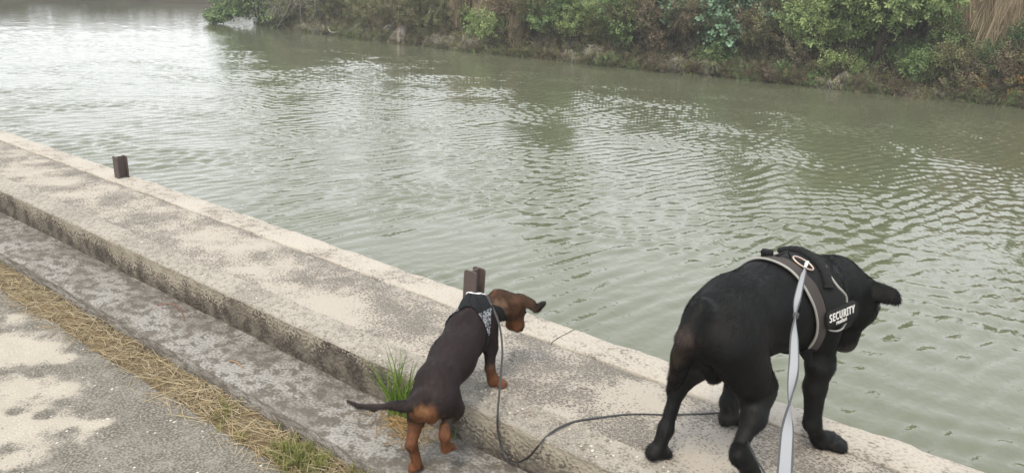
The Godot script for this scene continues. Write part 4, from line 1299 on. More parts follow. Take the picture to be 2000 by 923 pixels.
# a band laid over the skin: path points are given as [outside point, inside point] pairs for its two edges
func band(F: Dictionary, rows: Array, lift: float, thick: float) -> ArrayMesh:
	# rows: array of rows (across the band) of [from, towards]; returns a closed strip lying on the skin
	var top := []
	var bot := []
	for r in rows:
		var a := []
		var b := []
		for q in r:
			var p := field_hit(F, q[0], q[1])
			var nn := field_normal(F, p)
			b.append(p + nn * lift)
			a.append(p + nn * (lift + thick))
		top.append(a)
		bot.append(b)
	var st := SurfaceTool.new()
	st.begin(Mesh.PRIMITIVE_TRIANGLES)
	var nr := top.size()
	var nc: int = top[0].size()
	st.set_smooth_group(0)
	for i in nr - 1:
		for j in nc - 1:
			for v in [top[i][j], top[i + 1][j], top[i + 1][j + 1], top[i][j], top[i + 1][j + 1], top[i][j + 1]]: st.add_vertex(v)
			for v in [bot[i][j], bot[i + 1][j + 1], bot[i + 1][j], bot[i][j], bot[i][j + 1], bot[i + 1][j + 1]]: st.add_vertex(v)
	st.set_smooth_group(-1)
	for i in nr - 1:
		for e in [0, nc - 1]:
			for v in [top[i][e], bot[i][e], bot[i + 1][e], top[i][e], bot[i + 1][e], top[i + 1][e]]: st.add_vertex(v)
	for j in nc - 1:
		for e in [0, nr - 1]:
			for v in [top[e][j], bot[e][j], bot[e][j + 1], top[e][j], bot[e][j + 1], top[e][j + 1]]: st.add_vertex(v)
	st.generate_normals()
	return st.commit()

# a tube along points with a radius for each
func tube(pts: Array, radii: Array, sides := 8, flat := 1.0, wide := Vector3.ZERO) -> ArrayMesh:
	var st := SurfaceTool.new()
	st.begin(Mesh.PRIMITIVE_TRIANGLES)
	st.set_smooth_group(0)
	tube_into(st, pts, radii, sides, flat, wide)
	st.generate_normals()
	return st.commit()

func tube_into(st: SurfaceTool, pts: Array, radii: Array, sides := 6, flat := 1.0, wide := Vector3.ZERO) -> void:
	var rings := []
	var n := pts.size()
	var side := Vector3.ZERO
	for i in n:
		var t: Vector3 = (pts[mini(i + 1, n - 1)] - pts[maxi(i - 1, 0)]).normalized()
		if i == 0:
			side = t.cross(Vector3.UP if absf(t.y) < 0.9 else Vector3.RIGHT).normalized() if wide == Vector3.ZERO else wide
		if wide != Vector3.ZERO: side = wide
		side = (side - t * side.dot(t)).normalized()
		var up := t.cross(side)
		var r: float = radii[mini(i, radii.size() - 1)]
		var ring := []
		for q in sides:
			var a := TAU * q / sides
			ring.append(pts[i] + side * cos(a) * r + up * sin(a) * r * flat)
		rings.append(ring)
	for i in n - 1:
		for q in sides:
			var w := (q + 1) % sides
			for v in [rings[i][q], rings[i + 1][w], rings[i + 1][q], rings[i][q], rings[i][w], rings[i + 1][w]]: st.add_vertex(v)
	for e in [0, n - 1]:
		for q in sides:
			var w := (q + 1) % sides
			var f = [pts[e], rings[e][w], rings[e][q]] if e == 0 else [pts[e], rings[e][q], rings[e][w]]
			for v in f: st.add_vertex(v)

func smooth_path(pts: Array, per := 6) -> Array:
	var out := []
	for i in pts.size() - 1:
		var p0: Vector3 = pts[maxi(i - 1, 0)]
		var p1: Vector3 = pts[i]
		var p2: Vector3 = pts[i + 1]
		var p3: Vector3 = pts[mini(i + 2, pts.size() - 1)]
		for q in per:
			var t := float(q) / per
			out.append(0.5 * (2.0 * p1 + (p2 - p0) * t + (2.0 * p0 - 5.0 * p1 + 4.0 * p2 - p3) * t * t + (3.0 * p1 - p0 - 3.0 * p2 + p3) * t * t * t))
	out.append(pts[-1])
	return out

const BIG := [
	[[-0.0576, 0.5291, -0.0007], [0.0386, 0.5295, -0.0004], 0.0926, 0.1106, 0.06, 0, 1.05, 1.0],
	[[0.0386, 0.5295, -0.0004], [0.186, 0.5189, 0.0002], 0.1096, 0.1274, 0.06, 0, 1.0, 1.0],
	[[0.186, 0.5189, 0.0002], [0.3372, 0.4921, 0.0004], 0.1285, 0.1385, 0.06, 0, 1.06, 1.0],
	[[0.3372, 0.4921, 0.0004], [0.4264, 0.4635, -0.0002], 0.141, 0.111, 0.05, 0, 1.08, 1.0],
	[[0.2652, 0.5636, -0.0002], [0.4005, 0.5609, -0.0002], 0.0626, 0.07, 0.08, 0, 1.0, 1.0],
	[[0.36, 0.56, -0.08], [0.3698, 0.4313, -0.1002], 0.062, 0.0534, 0.05, 0, 1.0, 1.0],
	[[0.3964, 0.5415, 0.0972], [0.4, 0.4, 0.11], 0.0667, 0.07, 0.05, 0, 1.0, 1.0],
	[[0.4266, 0.5245, -0.0004], [0.5949, 0.5134, 0.0042], 0.1107, 0.0956, 0.05, 0, 1.0, 1.0],
	[[0.4001, 0.4901, 0.0], [0.56, 0.45, -0.01], 0.11, 0.095, 0.05, 0, 1.0, 1.0],
	[[0.6586, 0.4772, -0.027], [0.7125, 0.4565, -0.0324], 0.0806, 0.0751, 0.04, 0, 1.0, 1.0],
	[[0.66, 0.4299, -0.0349], [0.7373, 0.3996, -0.0401], 0.066, 0.0595, 0.03, 0, 1.0, 1.0],
	[[0.686, 0.4016, -0.0374], [0.7079, 0.2892, -0.0161], 0.0566, 0.047, 0.03, 0, 1.0, 1.0],
	[[0.7027, 0.3073, -0.0186], [0.7219, 0.2723, -0.0184], 0.0445, 0.0384, 0.02, 0, 1.0, 1.0],
	[[0.685, 0.5154, -0.0787], [0.7, 0.5192, -0.1587], 0.02, 0.0085, 0.012, 0, 1.0, 1.0],
	[[0.685, 0.5037, -0.0883], [0.7, 0.5099, -0.1692], 0.017, 0.0085, 0.012, 0, 1.0, 1.0],
	[[0.685, 0.4943, -0.0937], [0.7, 0.499, -0.1748], 0.017, 0.0085, 0.012, 0, 1.0, 1.0],
	[[0.685, 0.4867, -0.0989], [0.7, 0.4887, -0.177], 0.016, 0.008, 0.012, 0, 1.0, 1.0],
	[[0.685, 0.4838, -0.1066], [0.7, 0.4801, -0.1787], 0.014, 0.007, 0.012, 0, 1.0, 1.0],
	[[0.7, 0.505, 0.02], [0.73, 0.47, 0.06], 0.026, 0.013, 0.012, 0, 1.0, 1.0],
	[[-0.135, 0.575, -0.0], [-0.172, 0.5, 0.0049], 0.04, 0.036, 0.016, 0, 1.0, 1.0],
	[[-0.172, 0.5, 0.0049], [-0.1641, 0.42, 0.0238], 0.035, 0.029, 0.006, 0, 1.0, 1.0],
	[[-0.1641, 0.42, 0.0238], [-0.1492, 0.34, 0.0489], 0.0288, 0.0198, 0.005, 0, 1.0, 1.0],
	[[-0.1492, 0.34, 0.0489], [-0.1349, 0.29, 0.0749], 0.02, 0.01, 0.005, 0, 1.0, 1.0],
	[[-0.0536, 0.5013, -0.0487], [0.0412, 0.3351, -0.0999], 0.0891, 0.0545, 0.05, 0, 1.0, 1.0],
	[[-0.0581, 0.472, -0.0772], [-0.0252, 0.3809, -0.1117], 0.0746, 0.0565, 0.04, 0, 1.0, 1.0],
	[[0.0412, 0.3351, -0.0999], [-0.0235, 0.2747, -0.1488], 0.0552, 0.0357, 0.03, 0, 1.0, 1.0],
	[[-0.0235, 0.2747, -0.1488], [-0.0922, 0.2028, -0.1545], 0.0282, 0.0176, 0.02, 0, 1.0, 1.0],
	[[-0.1082, 0.2027, -0.1728], [-0.1, 0.1841, -0.1675], 0.0243, 0.0277, 0.02, 0, 1.0, 1.0],
	[[-0.0849, 0.1852, -0.1728], [-0.0047, 0.0603, -0.1762], 0.0278, 0.0289, 0.02, 0, 1.0, 1.0],
	[[-0.0047, 0.0603, -0.1762], [0.04, 0.03, -0.178], 0.03, 0.027, 0.02, 0, 1.0, 1.0],
	[[-0.024, 0.4923, 0.0314], [0.0319, 0.3368, 0.1143], 0.0816, 0.0611, 0.05, 0, 1.0, 1.0],
	[[-0.0396, 0.4442, 0.0426], [-0.0171, 0.35, 0.1074], 0.0682, 0.0517, 0.04, 0, 1.0, 1.0],
	[[0.0188, 0.322, 0.114], [-0.0107, 0.2313, 0.1372], 0.0567, 0.0286, 0.03, 0, 1.0, 1.0],
	[[-0.0107, 0.2313, 0.1372], [-0.0519, 0.1025, 0.1309], 0.0234, 0.0195, 0.02, 0, 1.0, 1.0],
	[[-0.0519, 0.1025, 0.1309], [-0.0733, 0.0392, 0.1339], 0.0234, 0.0229, 0.02, 0, 1.0, 1.0],
	[[0.3764, 0.421, -0.0957], [0.3683, 0.3231, -0.1174], 0.0506, 0.0423, 0.03, 0, 1.0, 1.0],
	[[0.3672, 0.3193, -0.1209], [0.3654, 0.2404, -0.1173], 0.043, 0.0324, 0.02, 0, 1.0, 1.0],
	[[0.3654, 0.2404, -0.1173], [0.3758, 0.1083, -0.1267], 0.0348, 0.0244, 0.02, 0, 1.0, 1.0],
	[[0.3758, 0.1083, -0.1267], [0.4194, 0.0463, -0.1283], 0.0268, 0.0234, 0.02, 0, 1.0, 1.0],
	[[0.38, 0.42, 0.1], [0.335, 0.3, 0.118], 0.064, 0.046, 0.03, 0, 1.0, 1.0],
	[[0.335, 0.3, 0.118], [0.3, 0.15, 0.128], 0.044, 0.033, 0.02, 0, 1.0, 1.0],
	[[0.3, 0.15, 0.128], [0.2851, 0.09, 0.1299], 0.032, 0.031, 0.02, 0, 1.0, 1.0],
	[[0.2851, 0.09, 0.1299], [0.3007, 0.0402, 0.1329], 0.031, 0.0297, 0.02, 0, 1.0, 1.0],
	[[0.02, 0.42, -0.0], [0.1603, 0.4291, -0.0], 0.05, 0.0603, 0.05, 0, 1.0, 1.0],
	[[-0.005, 0.345, 0.015], [0.0019, 0.3299, 0.0194], 0.036, 0.0291, 0.02, 0, 1.0, 1.0],
]
const SMALL := [
	[[0.0052, 0.285, -0.0], [0.0556, 0.3273, 0.0004], 0.0548, 0.0645, 0.03, 0, 0.95, 1.0],
	[[0.0556, 0.3273, 0.0004], [0.181, 0.3611, -0.0005], 0.0625, 0.0745, 0.03, 0, 0.95, 1.0],
	[[0.181, 0.3611, -0.0005], [0.3087, 0.4108, -0.0003], 0.0764, 0.0743, 0.03, 0, 0.98, 1.0],
	[[0.3087, 0.4108, -0.0003], [0.3699, 0.4366, -0.0132], 0.0747, 0.061, 0.03, 0, 1.0, 1.0],
	[[0.3719, 0.4825, -0.0032], [0.4216, 0.4622, -0.053], 0.0549, 0.0408, 0.03, 0, 1.0, 1.0],
	[[0.4377, 0.4944, -0.0688], [0.4641, 0.479, -0.1151], 0.0471, 0.0438, 0.02, 2, 1.0, 1.0],
	[[0.4509, 0.4587, -0.0891], [0.4756, 0.4551, -0.122], 0.0393, 0.0364, 0.02, 2, 1.0, 1.0],
	[[0.47, 0.46, -0.1151], [0.4767, 0.398, -0.1328], 0.032, 0.0266, 0.015, 1, 1.0, 1.0],
	[[0.475, 0.42, -0.117], [0.4754, 0.394, -0.1072], 0.024, 0.0199, 0.012, 1, 1.0, 1.0],
	[[0.471, 0.5072, -0.1408], [0.4742, 0.4955, -0.1793], 0.0243, 0.0213, 0.01, 2, 1, 1.3],
	[[0.4736, 0.4937, -0.1774], [0.4677, 0.4828, -0.2074], 0.019, 0.0151, 0.008, 2, 1, 1.5],
	[[0.4677, 0.4828, -0.2074], [0.4641, 0.5127, -0.2363], 0.0151, 0.0085, 0.006, 0, 1.0, 1.0],
	[[0.435, 0.52, -0.0574], [0.4305, 0.5348, -0.0533], 0.0156, 0.0096, 0.008, 1, 1.0, 1.0],
	[[-0.03, 0.31, 0.005], [-0.0654, 0.2905, 0.0432], 0.03, 0.0199, 0.02, 0, 1.0, 1.0],
	[[-0.0654, 0.2905, 0.0432], [-0.0737, 0.2852, 0.0978], 0.0195, 0.0147, 0.01, 0, 1.0, 1.0],
	[[-0.0737, 0.2852, 0.0978], [-0.0946, 0.2724, 0.1538], 0.0102, 0.0083, 0.01, 0, 1.0, 1.0],
	[[-0.0946, 0.2724, 0.1538], [-0.1138, 0.277, 0.2001], 0.0109, 0.0069, 0.01, 0, 1.0, 1.0],
	[[-0.1138, 0.277, 0.2001], [-0.1215, 0.2897, 0.2369], 0.007, 0.005, 0.01, 0, 1.0, 1.0],
	[[0.0272, 0.2933, -0.0405], [0.0785, 0.2286, -0.0524], 0.0599, 0.0415, 0.025, 0, 1.0, 1.0],
	[[0.064, 0.2228, -0.0547], [0.0081, 0.1965, -0.059], 0.0293, 0.0132, 0.015, 4, 1.0, 1.0],
	[[0.0081, 0.1965, -0.059], [-0.0049, 0.1747, -0.0645], 0.0178, 0.0193, 0.01, 1, 1.0, 1.0],
	[[-0.0031, 0.1746, -0.0635], [0.0125, 0.1181, -0.0627], 0.0174, 0.0166, 0.01, 1, 1.0, 1.0],
	[[0.0056, 0.2726, 0.0284], [0.024, 0.2059, 0.0532], 0.0493, 0.0364, 0.02, 0, 1.0, 1.0],
	[[0.024, 0.2059, 0.0532], [-0.0261, 0.1229, 0.0506], 0.0298, 0.018, 0.012, 1, 1.0, 1.0],
	[[-0.0261, 0.1229, 0.0506], [-0.0187, 0.1105, 0.0567], 0.0152, 0.0192, 0.01, 1, 1.0, 1.0],
	[[-0.0152, 0.1175, 0.0515], [-0.0014, 0.0324, 0.0405], 0.0171, 0.0175, 0.01, 1, 1.0, 1.0],
	[[-0.03, 0.275, 0.02], [-0.02, 0.245, 0.025], 0.032, 0.03, 0.015, 1, 1.0, 1.0],
	[[-0.03, 0.275, -0.015], [-0.0167, 0.2483, -0.0174], 0.032, 0.0293, 0.015, 1, 1.0, 1.0],
	[[0.365, 0.43, -0.055], [0.3523, 0.346, -0.0738], 0.04, 0.0297, 0.02, 0, 1.0, 1.0],
	[[0.3523, 0.346, -0.0738], [0.3281, 0.275, -0.0859], 0.0249, 0.0175, 0.012, 0, 1.0, 1.0],
	[[0.3281, 0.275, -0.0859], [0.3377, 0.2266, -0.096], 0.0183, 0.0193, 0.01, 1, 1.0, 1.0],
	[[0.3377, 0.2266, -0.096], [0.3616, 0.216, -0.0919], 0.0193, 0.0181, 0.01, 1, 1.0, 1.0],
	[[0.365, 0.42, 0.05], [0.35, 0.33, 0.055], 0.036, 0.028, 0.02, 0, 1.0, 1.0],
	[[0.35, 0.33, 0.055], [0.36, 0.225, 0.047], 0.025, 0.018, 0.012, 1, 1.0, 1.0],
	[[0.0602, 0.2744, -0.0001], [0.2602, 0.3594, -0.0001], 0.0405, 0.0506, 0.03, 0, 1.0, 1.0],
]
const SMALL_SPOTS := [
	[Vector3(0.37, 0.205, 0.1), 0.032, Color(0.22, 0.105, 0.048)],
	[Vector3(-0.02, 0.235, 0.075), 0.028, Color(0.075, 0.048, 0.03)],
	[Vector3(0.03, 0.21, 0.09), 0.03, Color(0.04, 0.028, 0.02)],
	[Vector3(-0.058, 0.278, 0.003), 0.03, Color(0.2, 0.095, 0.045)],
	[Vector3(-0.03, 0.25, -0), 0.03, Color(0.14, 0.06, 0.028)],
	[Vector3(0.398, 0.497, 0.088), 0.026, Color(0.16, 0.1, 0.062)],
	[Vector3(0.41, 0.468, 0.098), 0.02, Color(0.15, 0.095, 0.058)],
	[Vector3(0.419, 0.448, 0.108), 0.019, Color(0.03, 0.02, 0.015)],
	[Vector3(0.43, 0.425, 0.118), 0.012, Color(0.05, 0.026, 0.016)],
	[Vector3(0.446, 0.515, 0.13), 0.018, Color(0.085, 0.038, 0.02)],
	[Vector3(0.47, 0.39, 0.15), 0.011, Color(0.02, 0.012, 0.01)],
]
const BIG_SPOTS := [
	[Vector3(-0.175, 0.385, -0.04), 0.03, Color(0.026, 0.0195, 0.016)],
	[Vector3(-0.19, 0.5, -0.005), 0.045, Color(0.038, 0.027, 0.021)],
	[Vector3(-0.185, 0.45, -0.02), 0.035, Color(0.034, 0.0245, 0.0195)],
	[Vector3(0, 0.47, 0.13), 0.08, Color(0.013, 0.0105, 0.0092)],
	[Vector3(0.7, 0.262, 0.06), 0.03, Color(0.045, 0.042, 0.039)],
	[Vector3(0.685, 0.25, 0.03), 0.03, Color(0.045, 0.042, 0.039)],
	[Vector3(0.4, 0.07, 0.11), 0.02, Color(0.035, 0.032, 0.03)],
	[Vector3(0.29, 0.06, -0.12), 0.05, Color(0.028, 0.025, 0.022)],
]

const LEASH_BIG := [
	[2.2719, 0.6356, -0.5809],
	[1.9358, 0.6831, -0.4895],
	[1.7344, 0.7116, -0.4358],
	[1.5352, 0.7406, -0.3808],
	[1.3475, 0.7693, -0.3267],
	[1.1469, 0.8002, -0.2728],
	[0.9988, 0.8241, -0.2340],
	[0.8701, 0.8468, -0.1987],
	[0.6904, 0.9106, -0.1532],
	[0.5383, 0.9673, -0.1138],
]
const LEASH_TWIST := [0.9, 0.35, 1.45, 2.6, 3.0, 4.6, 6.1, 6.2, 6.3, 6.3]
const LEASH_SMALL := [
	[2.0357, 0.3370, -1.6000],
	[2.0227, 0.2551, -1.5311],
	[1.9898, 0.1797, -1.4844],
	[1.9542, 0.1206, -1.4578],
	[1.9076, 0.0491, -1.4263],
	[1.8720, -0.0034, -1.4021],
	[1.8660, -0.0721, -1.3912],
	[1.8660, -0.1404, -1.3621],
	[1.8660, -0.1571, -1.3157],
	[1.8660, -0.1158, -1.2608],
	[1.8660, -0.0484, -1.2182],
	[1.8982, -0.0240, -1.2087],
	[1.9402, -0.0050, -1.1925],
	[2.0089, 0.0030, -1.1646],
	[2.0819, 0.0040, -1.1158],
	[2.1612, 0.0040, -1.0582],
	[2.2139, 0.0040, -1.0049],
	[2.2606, 0.0040, -0.9480],
	[2.3266, 0.0040, -0.8801],
	[2.4037, 0.0040, -0.8101],
	[2.4442, 0.0060, -0.7708],
	[2.3755, 0.0200, -0.7157],
	[1.9510, 0.2168, -0.5622],
	[1.7735, 0.2861, -0.4861],
	[1.5587, 0.3892, -0.3985],
	[1.2151, 0.5661, -0.2795],
	[0.6995, 0.8525, -0.1449],
]

const TOP_SPOTS := [
	[2.177, -5.678, 0.50, 0.50],
	[2.115, -4.645, 0.45, 0.50],
	[2.744, -5.290, 0.50, -0.30],
	[2.265, -4.235, 0.40, -0.45],
	[2.289, -3.543, 0.45, 0.45],
	[1.988, -3.225, 0.30, -0.35],
	[2.085, -2.566, 0.42, 0.75],
	[2.092, -2.875, 0.35, 0.35],
	[2.164, -2.120, 0.35, -0.20],
	[2.247, -1.957, 0.30, 0.10],
	[2.279, -1.571, 0.30, -0.30],
	[2.254, -1.175, 0.28, 0.55],
	[2.445, -1.171, 0.25, -0.30],
	[2.048, -0.994, 0.20, -0.55],
	[2.394, -0.910, 0.22, 0.50],
	[2.120, -0.822, 0.18, 0.35],
	[2.473, -0.616, 0.20, -0.20],
	[2.564, -0.723, 0.20, -0.25],
	[2.460, -0.307, 0.20, -0.40],
]
const PATH_SPOTS := [
	[1.286, -4.004, 0.100, 0.60],
	[1.152, -3.650, 0.120, 0.80],
	[1.221, -3.502, 0.100, 0.80],
	[1.273, -3.372, 0.060, 0.60],
	[1.031, -3.229, 0.120, 0.80],
	[1.139, -3.111, 0.070, 0.70],
	[0.946, -2.919, 0.120, 0.80],
	[1.057, -2.794, 0.070, 0.80],
	[1.114, -2.732, 0.050, 0.70],
	[0.863, -2.710, 0.080, 0.50],
	[0.782, -2.755, 0.080, 0.60],
	[0.997, -3.669, 0.250, 1.00],
	[0.774, -3.007, 0.200, 1.00],
	[1.015, -2.660, 0.050, 0.50],
	[1.136, -3.344, 0.035, -1.20],
	[1.005, -2.952, 0.040, -1.00],
	[1.032, -2.780, 0.030, -0.90],
	[0.939, -3.063, 0.030, -0.70],
	[0.951, -2.635, 0.050, -0.80],
	[0.818, -2.808, 0.050, -0.60],
]

# ---------- dogs ----------
func fur_material(rough: float, sheen: float) -> StandardMaterial3D:
	var m := vmat(rough, 0.4)
	var nz := FastNoiseLite.new()
	nz.seed = 5
	nz.noise_type = FastNoiseLite.TYPE_SIMPLEX
	nz.frequency = 0.06
	nz.fractal_octaves = 4
	nz.domain_warp_enabled = true
	nz.domain_warp_amplitude = 18
	var t := NoiseTexture2D.new()
	t.width = 512
	t.height = 512
	t.seamless = true
	t.as_normal_map = true
	t.bump_strength = 6
	t.noise = nz
	m.normal_enabled = true
	m.normal_texture = t
	m.normal_scale = 0.35
	m.uv1_triplanar = true
	m.uv1_scale = Vector3(9, 5, 9)
	m.rim_enabled = sheen > 0
	m.rim = sheen
	return m

func paw(F: Dictionary, at: Vector3, yaw: float, s: float, k: float, col: int) -> void:
	# a foot of four toes round a pad, at = middle of the sole
	var fw := Vector3(cos(yaw), 0, -sin(yaw))
	var sd := Vector3(sin(yaw), 0, cos(yaw))
	field_bone(F, at - fw * 0.5 * s + Vector3(0, 0.62 * s, 0), at + fw * 0.25 * s + Vector3(0, 0.55 * s, 0), 0.60 * s, 0.55 * s, k, col)
	var n := 0
	for q in [-1.35, -0.48, 0.48, 1.35]:
		var reach := 1.0 if absf(q) < 1 else 0.72
		field_bone(F, at + sd * q * 0.40 * s + fw * 0.25 * s + Vector3(0, 0.5 * s, 0), at + sd * q * 0.50 * s + fw * reach * s + Vector3(0, 0.31 * s, 0), 0.36 * s, 0.31 * s, 0.004, col)
		n += 1

func build_black_dog() -> void:
	var dog := thing("dog", Vector3(2.04, 0, -0.70), "large black short-haired dog in a harness, leaning out over the quay edge", "dog")
	dog.basis = Basis(Vector3(0.97, 0, 0.245).normalized(), Vector3.UP, Vector3.UP.cross(Vector3(0.97, 0, 0.245)).normalized() * -1.0) if false else Basis(Vector3.UP, -atan2(0.245, 0.97))
	# local axes: x forward, y up, z to the dog's right
	var F := field_new(Vector3(-0.30, -0.01, -0.30), Vector3(0.99, 0.80, 0.33), 0.008)
	for b in BIG:
		field_bone(F, Vector3(b[0][0], b[0][1], -b[0][2]), Vector3(b[1][0], b[1][1], -b[1][2]), b[2], b[3], b[4], b[5], b[6], b[7])
	paw(F, Vector3(0.458, 0, 0.150), -0.5, 0.050, 0.02, 0)
	paw(F, Vector3(0.303, 0, -0.133), 0.0, 0.044, 0.02, 0)
	paw(F, Vector3(-0.07, 0, -0.142), 0.1, 0.041, 0.02, 0)
	paw(F, Vector3(0.05, 0, 0.178), 0.1, 0.046, 0.02, 0)
	var fur := fur_material(0.62, 0.0)
	var body := part("body", field_mesh(F, [Color(0.0065, 0.0062, 0.0063)], BIG_SPOTS), fur, dog)
	coat(body, body.mesh, 210000, 0.014, 0.0011, 0.34, 71)
	var wet := mat(Color(0.01, 0.008, 0.007), 0.12)
	for e in [[Vector3(0.86, 0.46, 0.02), Vector3(0.70, 0.43, 0.03)], [Vector3(0.76, 0.45, 0.25), Vector3(0.70, 0.43, 0.05)]]:
		var ball := SphereMesh.new()
		ball.radius = 0.011
		ball.height = 0.022
		part("eye", ball, wet, dog).position = field_hit(F, e[0], e[1])
	var nose := SphereMesh.new()
	nose.radius = 0.02
	nose.height = 0.03
	part("nose", nose, wet, dog).position = field_hit(F, Vector3(0.80, 0.20, 0.02), Vector3(0.715, 0.28, 0.02))
	big_field = F
	big_dog = dog

var big_field := {}
var big_dog: Node3D
var small_field := {}
var small_dog: Node3D

func build_small_dog() -> void:
	var dog := thing("dog", Vector3(1.655, -0.195, -1.53), "small black and tan puppy climbing with its front paws onto the quay", "dog")
	dog.basis = Basis(Vector3.UP, atan2(0.28, 0.954))
	var F := field_new(Vector3(-0.22, -0.01, -0.30), Vector3(0.60, 0.62, 0.30), 0.0055)
	for b in SMALL:
		field_bone(F, Vector3(b[0][0], b[0][1], -b[0][2]), Vector3(b[1][0], b[1][1], -b[1][2]), b[2], b[3], b[4], b[5], b[6], b[7])
	paw(F, Vector3(0.352, 0.195, 0.108), -1.05, 0.030, 0.012, 1)
	paw(F, Vector3(0.385, 0.195, -0.045), 0.2, 0.026, 0.012, 1)
	paw(F, Vector3(0.004, 0.0, -0.053), 0.0, 0.026, 0.012, 1)
	paw(F, Vector3(0.028, 0.095, 0.060), 0.0, 0.026, 0.012, 1)
	var fur := fur_material(0.68, 0.0)
	var tan := Color(0.145, 0.058, 0.024)
	var body := part("body", field_mesh(F, [Color(0.0205, 0.0148, 0.0125), tan, Color(0.062, 0.028, 0.0155), Color(0.25, 0.15, 0.08), Color(0.04, 0.028, 0.022)], SMALL_SPOTS), fur, dog)
	coat(body, body.mesh, 95000, 0.011, 0.0009, 0.30, 72)
	var wet := mat(Color(0.01, 0.008, 0.007), 0.12)
	for e in [[Vector3(0.56, 0.47, 0.09), Vector3(0.46, 0.46, 0.11)], [Vector3(0.50, 0.46, 0.24), Vector3(0.46, 0.455, 0.12)]]:
		var ball := SphereMesh.new()
		ball.radius = 0.006
		ball.height = 0.012
		part("eye", ball, wet, dog).position = field_hit(F, e[0], e[1])
	var nose := SphereMesh.new()
	nose.radius = 0.009
	nose.height = 0.014
	part("nose", nose, wet, dog).position = field_hit(F, Vector3(0.50, 0.36, 0.15), Vector3(0.465, 0.40, 0.135))
	small_field = F
	small_dog = dog

# short hair: thin blades growing from the skin along the lie of the coat
func coat(parent: Node3D, mesh: ArrayMesh, n: int, length: float, width: float, legs_below: float, seed_: int) -> void:
	var arr := mesh.surface_get_arrays(0)
	var v: PackedVector3Array = arr[Mesh.ARRAY_VERTEX]
	var nr: PackedVector3Array = arr[Mesh.ARRAY_NORMAL]
	var cl: PackedColorArray = arr[Mesh.ARRAY_COLOR]
	var ix: PackedInt32Array = arr[Mesh.ARRAY_INDEX]
	var rng := RandomNumberGenerator.new()
	rng.seed = seed_
	var total := 0.0
	var nt := ix.size() / 3
	for t in nt: total += (v[ix[t * 3 + 1]] - v[ix[t * 3]]).cross(v[ix[t * 3 + 2]] - v[ix[t * 3]]).length()
	var st := SurfaceTool.new()
	st.begin(Mesh.PRIMITIVE_TRIANGLES)
	st.set_color(Color.WHITE)
	for q in [Vector3(-0.5, 0, 0), Vector3(0.5, 0, 0), Vector3(0.3, 0.6, 0.05), Vector3(-0.5, 0, 0), Vector3(0.3, 0.6, 0.05), Vector3(-0.3, 0.6, 0.05), Vector3(-0.3, 0.6, 0.05), Vector3(0.3, 0.6, 0.05), Vector3(0, 1, -0.05)]: st.add_vertex(q)
	st.generate_normals()
	var mm := MultiMesh.new()
	mm.transform_format = MultiMesh.TRANSFORM_3D
	mm.use_colors = true
	mm.mesh = st.commit()
	mm.instance_count = n
	var swirl := noise(seed_, 9.0, 2)
	var clump := noise(seed_ + 1, 60.0, 2)
	var at := 0
	var owed := 0.0
	for t in nt:
		var a := ix[t * 3]
		var b := ix[t * 3 + 1]
		var c := ix[t * 3 + 2]
		owed += (v[b] - v[a]).cross(v[c] - v[a]).length() / total * n
		while owed >= 1.0 and at < n:
			owed -= 1.0
			var r1 := sqrt(rng.randf())
			var r2 := rng.randf()
			var p := v[a] * (1 - r1) + v[b] * (r1 * (1 - r2)) + v[c] * (r1 * r2)
			var nn := nr[a]
			var lie := Vector3(-0.75, -0.6, 0) if p.y > legs_below else Vector3(-0.1, -1, 0)
			lie += Vector3(swirl.get_noise_3dv(p), swirl.get_noise_3dv(p + Vector3(3, 0, 0)), swirl.get_noise_3dv(p + Vector3(0, 0, 3))) * 0.7
			lie += Vector3(rng.randfn(), rng.randfn(), rng.randfn()) * 0.12
			lie = lie - nn * lie.dot(nn)
			if lie.length() < 0.15: lie = nn.cross(Vector3(0.3, 0.5, 0.8))
			lie = lie.normalized()
			var up := (lie + nn * (rng.randf_range(0.12, 0.34) + 0.22 * clump.get_noise_3dv(p))).normalized()
			var side := up.cross(nn).normalized()
			var l := length * rng.randf_range(0.6, 1.2)
			mm.set_instance_transform(at, Transform3D(Basis(side * width, up * l, side.cross(up) * l), p - nn * 0.0008))
			var tone := rng.randf_range(0.55, 1.5) * (1.0 + 0.5 * clump.get_noise_3dv(p * 0.6))
			mm.set_instance_color(at, Color(cl[a].r * tone, cl[a].g * tone, cl[a].b * tone))
			at += 1
	mm.visible_instance_count = at
	var o := MultiMeshInstance3D.new()
	o.name = "coat"
	o.multimesh = mm
	var m := vmat(0.55, 0.35)
	o.material_override = m
	o.set_meta("kind", "stuff")
	parent.add_child(o, true)

# ---------- harnesses and leashes ----------
func onto(F: Dictionary, p: Vector3, core: Vector3) -> Array:
	var out := (p - core).normalized()
	return [p + out * 0.06, core]

# a band between two edges (local points near the skin), laid on the skin; mirrored edges give the far side
func laid(F: Dictionary, ea: Array, eb: Array, core: Array, across: int, per: int, lift: float, thick: float) -> ArrayMesh:
	var a := smooth_path(ea, per)
	var b := smooth_path(eb, per)
	var c := smooth_path(core, per)
	var rows := []
	for i in a.size():
		var row := []
		for j in across + 1:
			row.append(onto(F, a[i].lerp(b[i], float(j) / across), c[i]))
		rows.append(row)
	return band(F, rows, lift, thick)

func skin_path(F: Dictionary, pts: Array, core: Array, per: int, lift: float) -> Array:
	var a := smooth_path(pts, per)
	var c := smooth_path(core, per)
	var out := []
	for i in a.size():
		var o := onto(F, a[i], c[i])
		var p := field_hit(F, o[0], o[1])
		out.append(p + field_normal(F, p) * lift)
	return out

func mirrored(pts: Array) -> Array:
	# pts run from the middle of the back (z = 0) down the right side; returns left side + right side
	var out := []
	for i in range(pts.size() - 1, 0, -1): out.append(Vector3(pts[i].x, pts[i].y, -pts[i].z))
	out.append_array(pts)
	return out

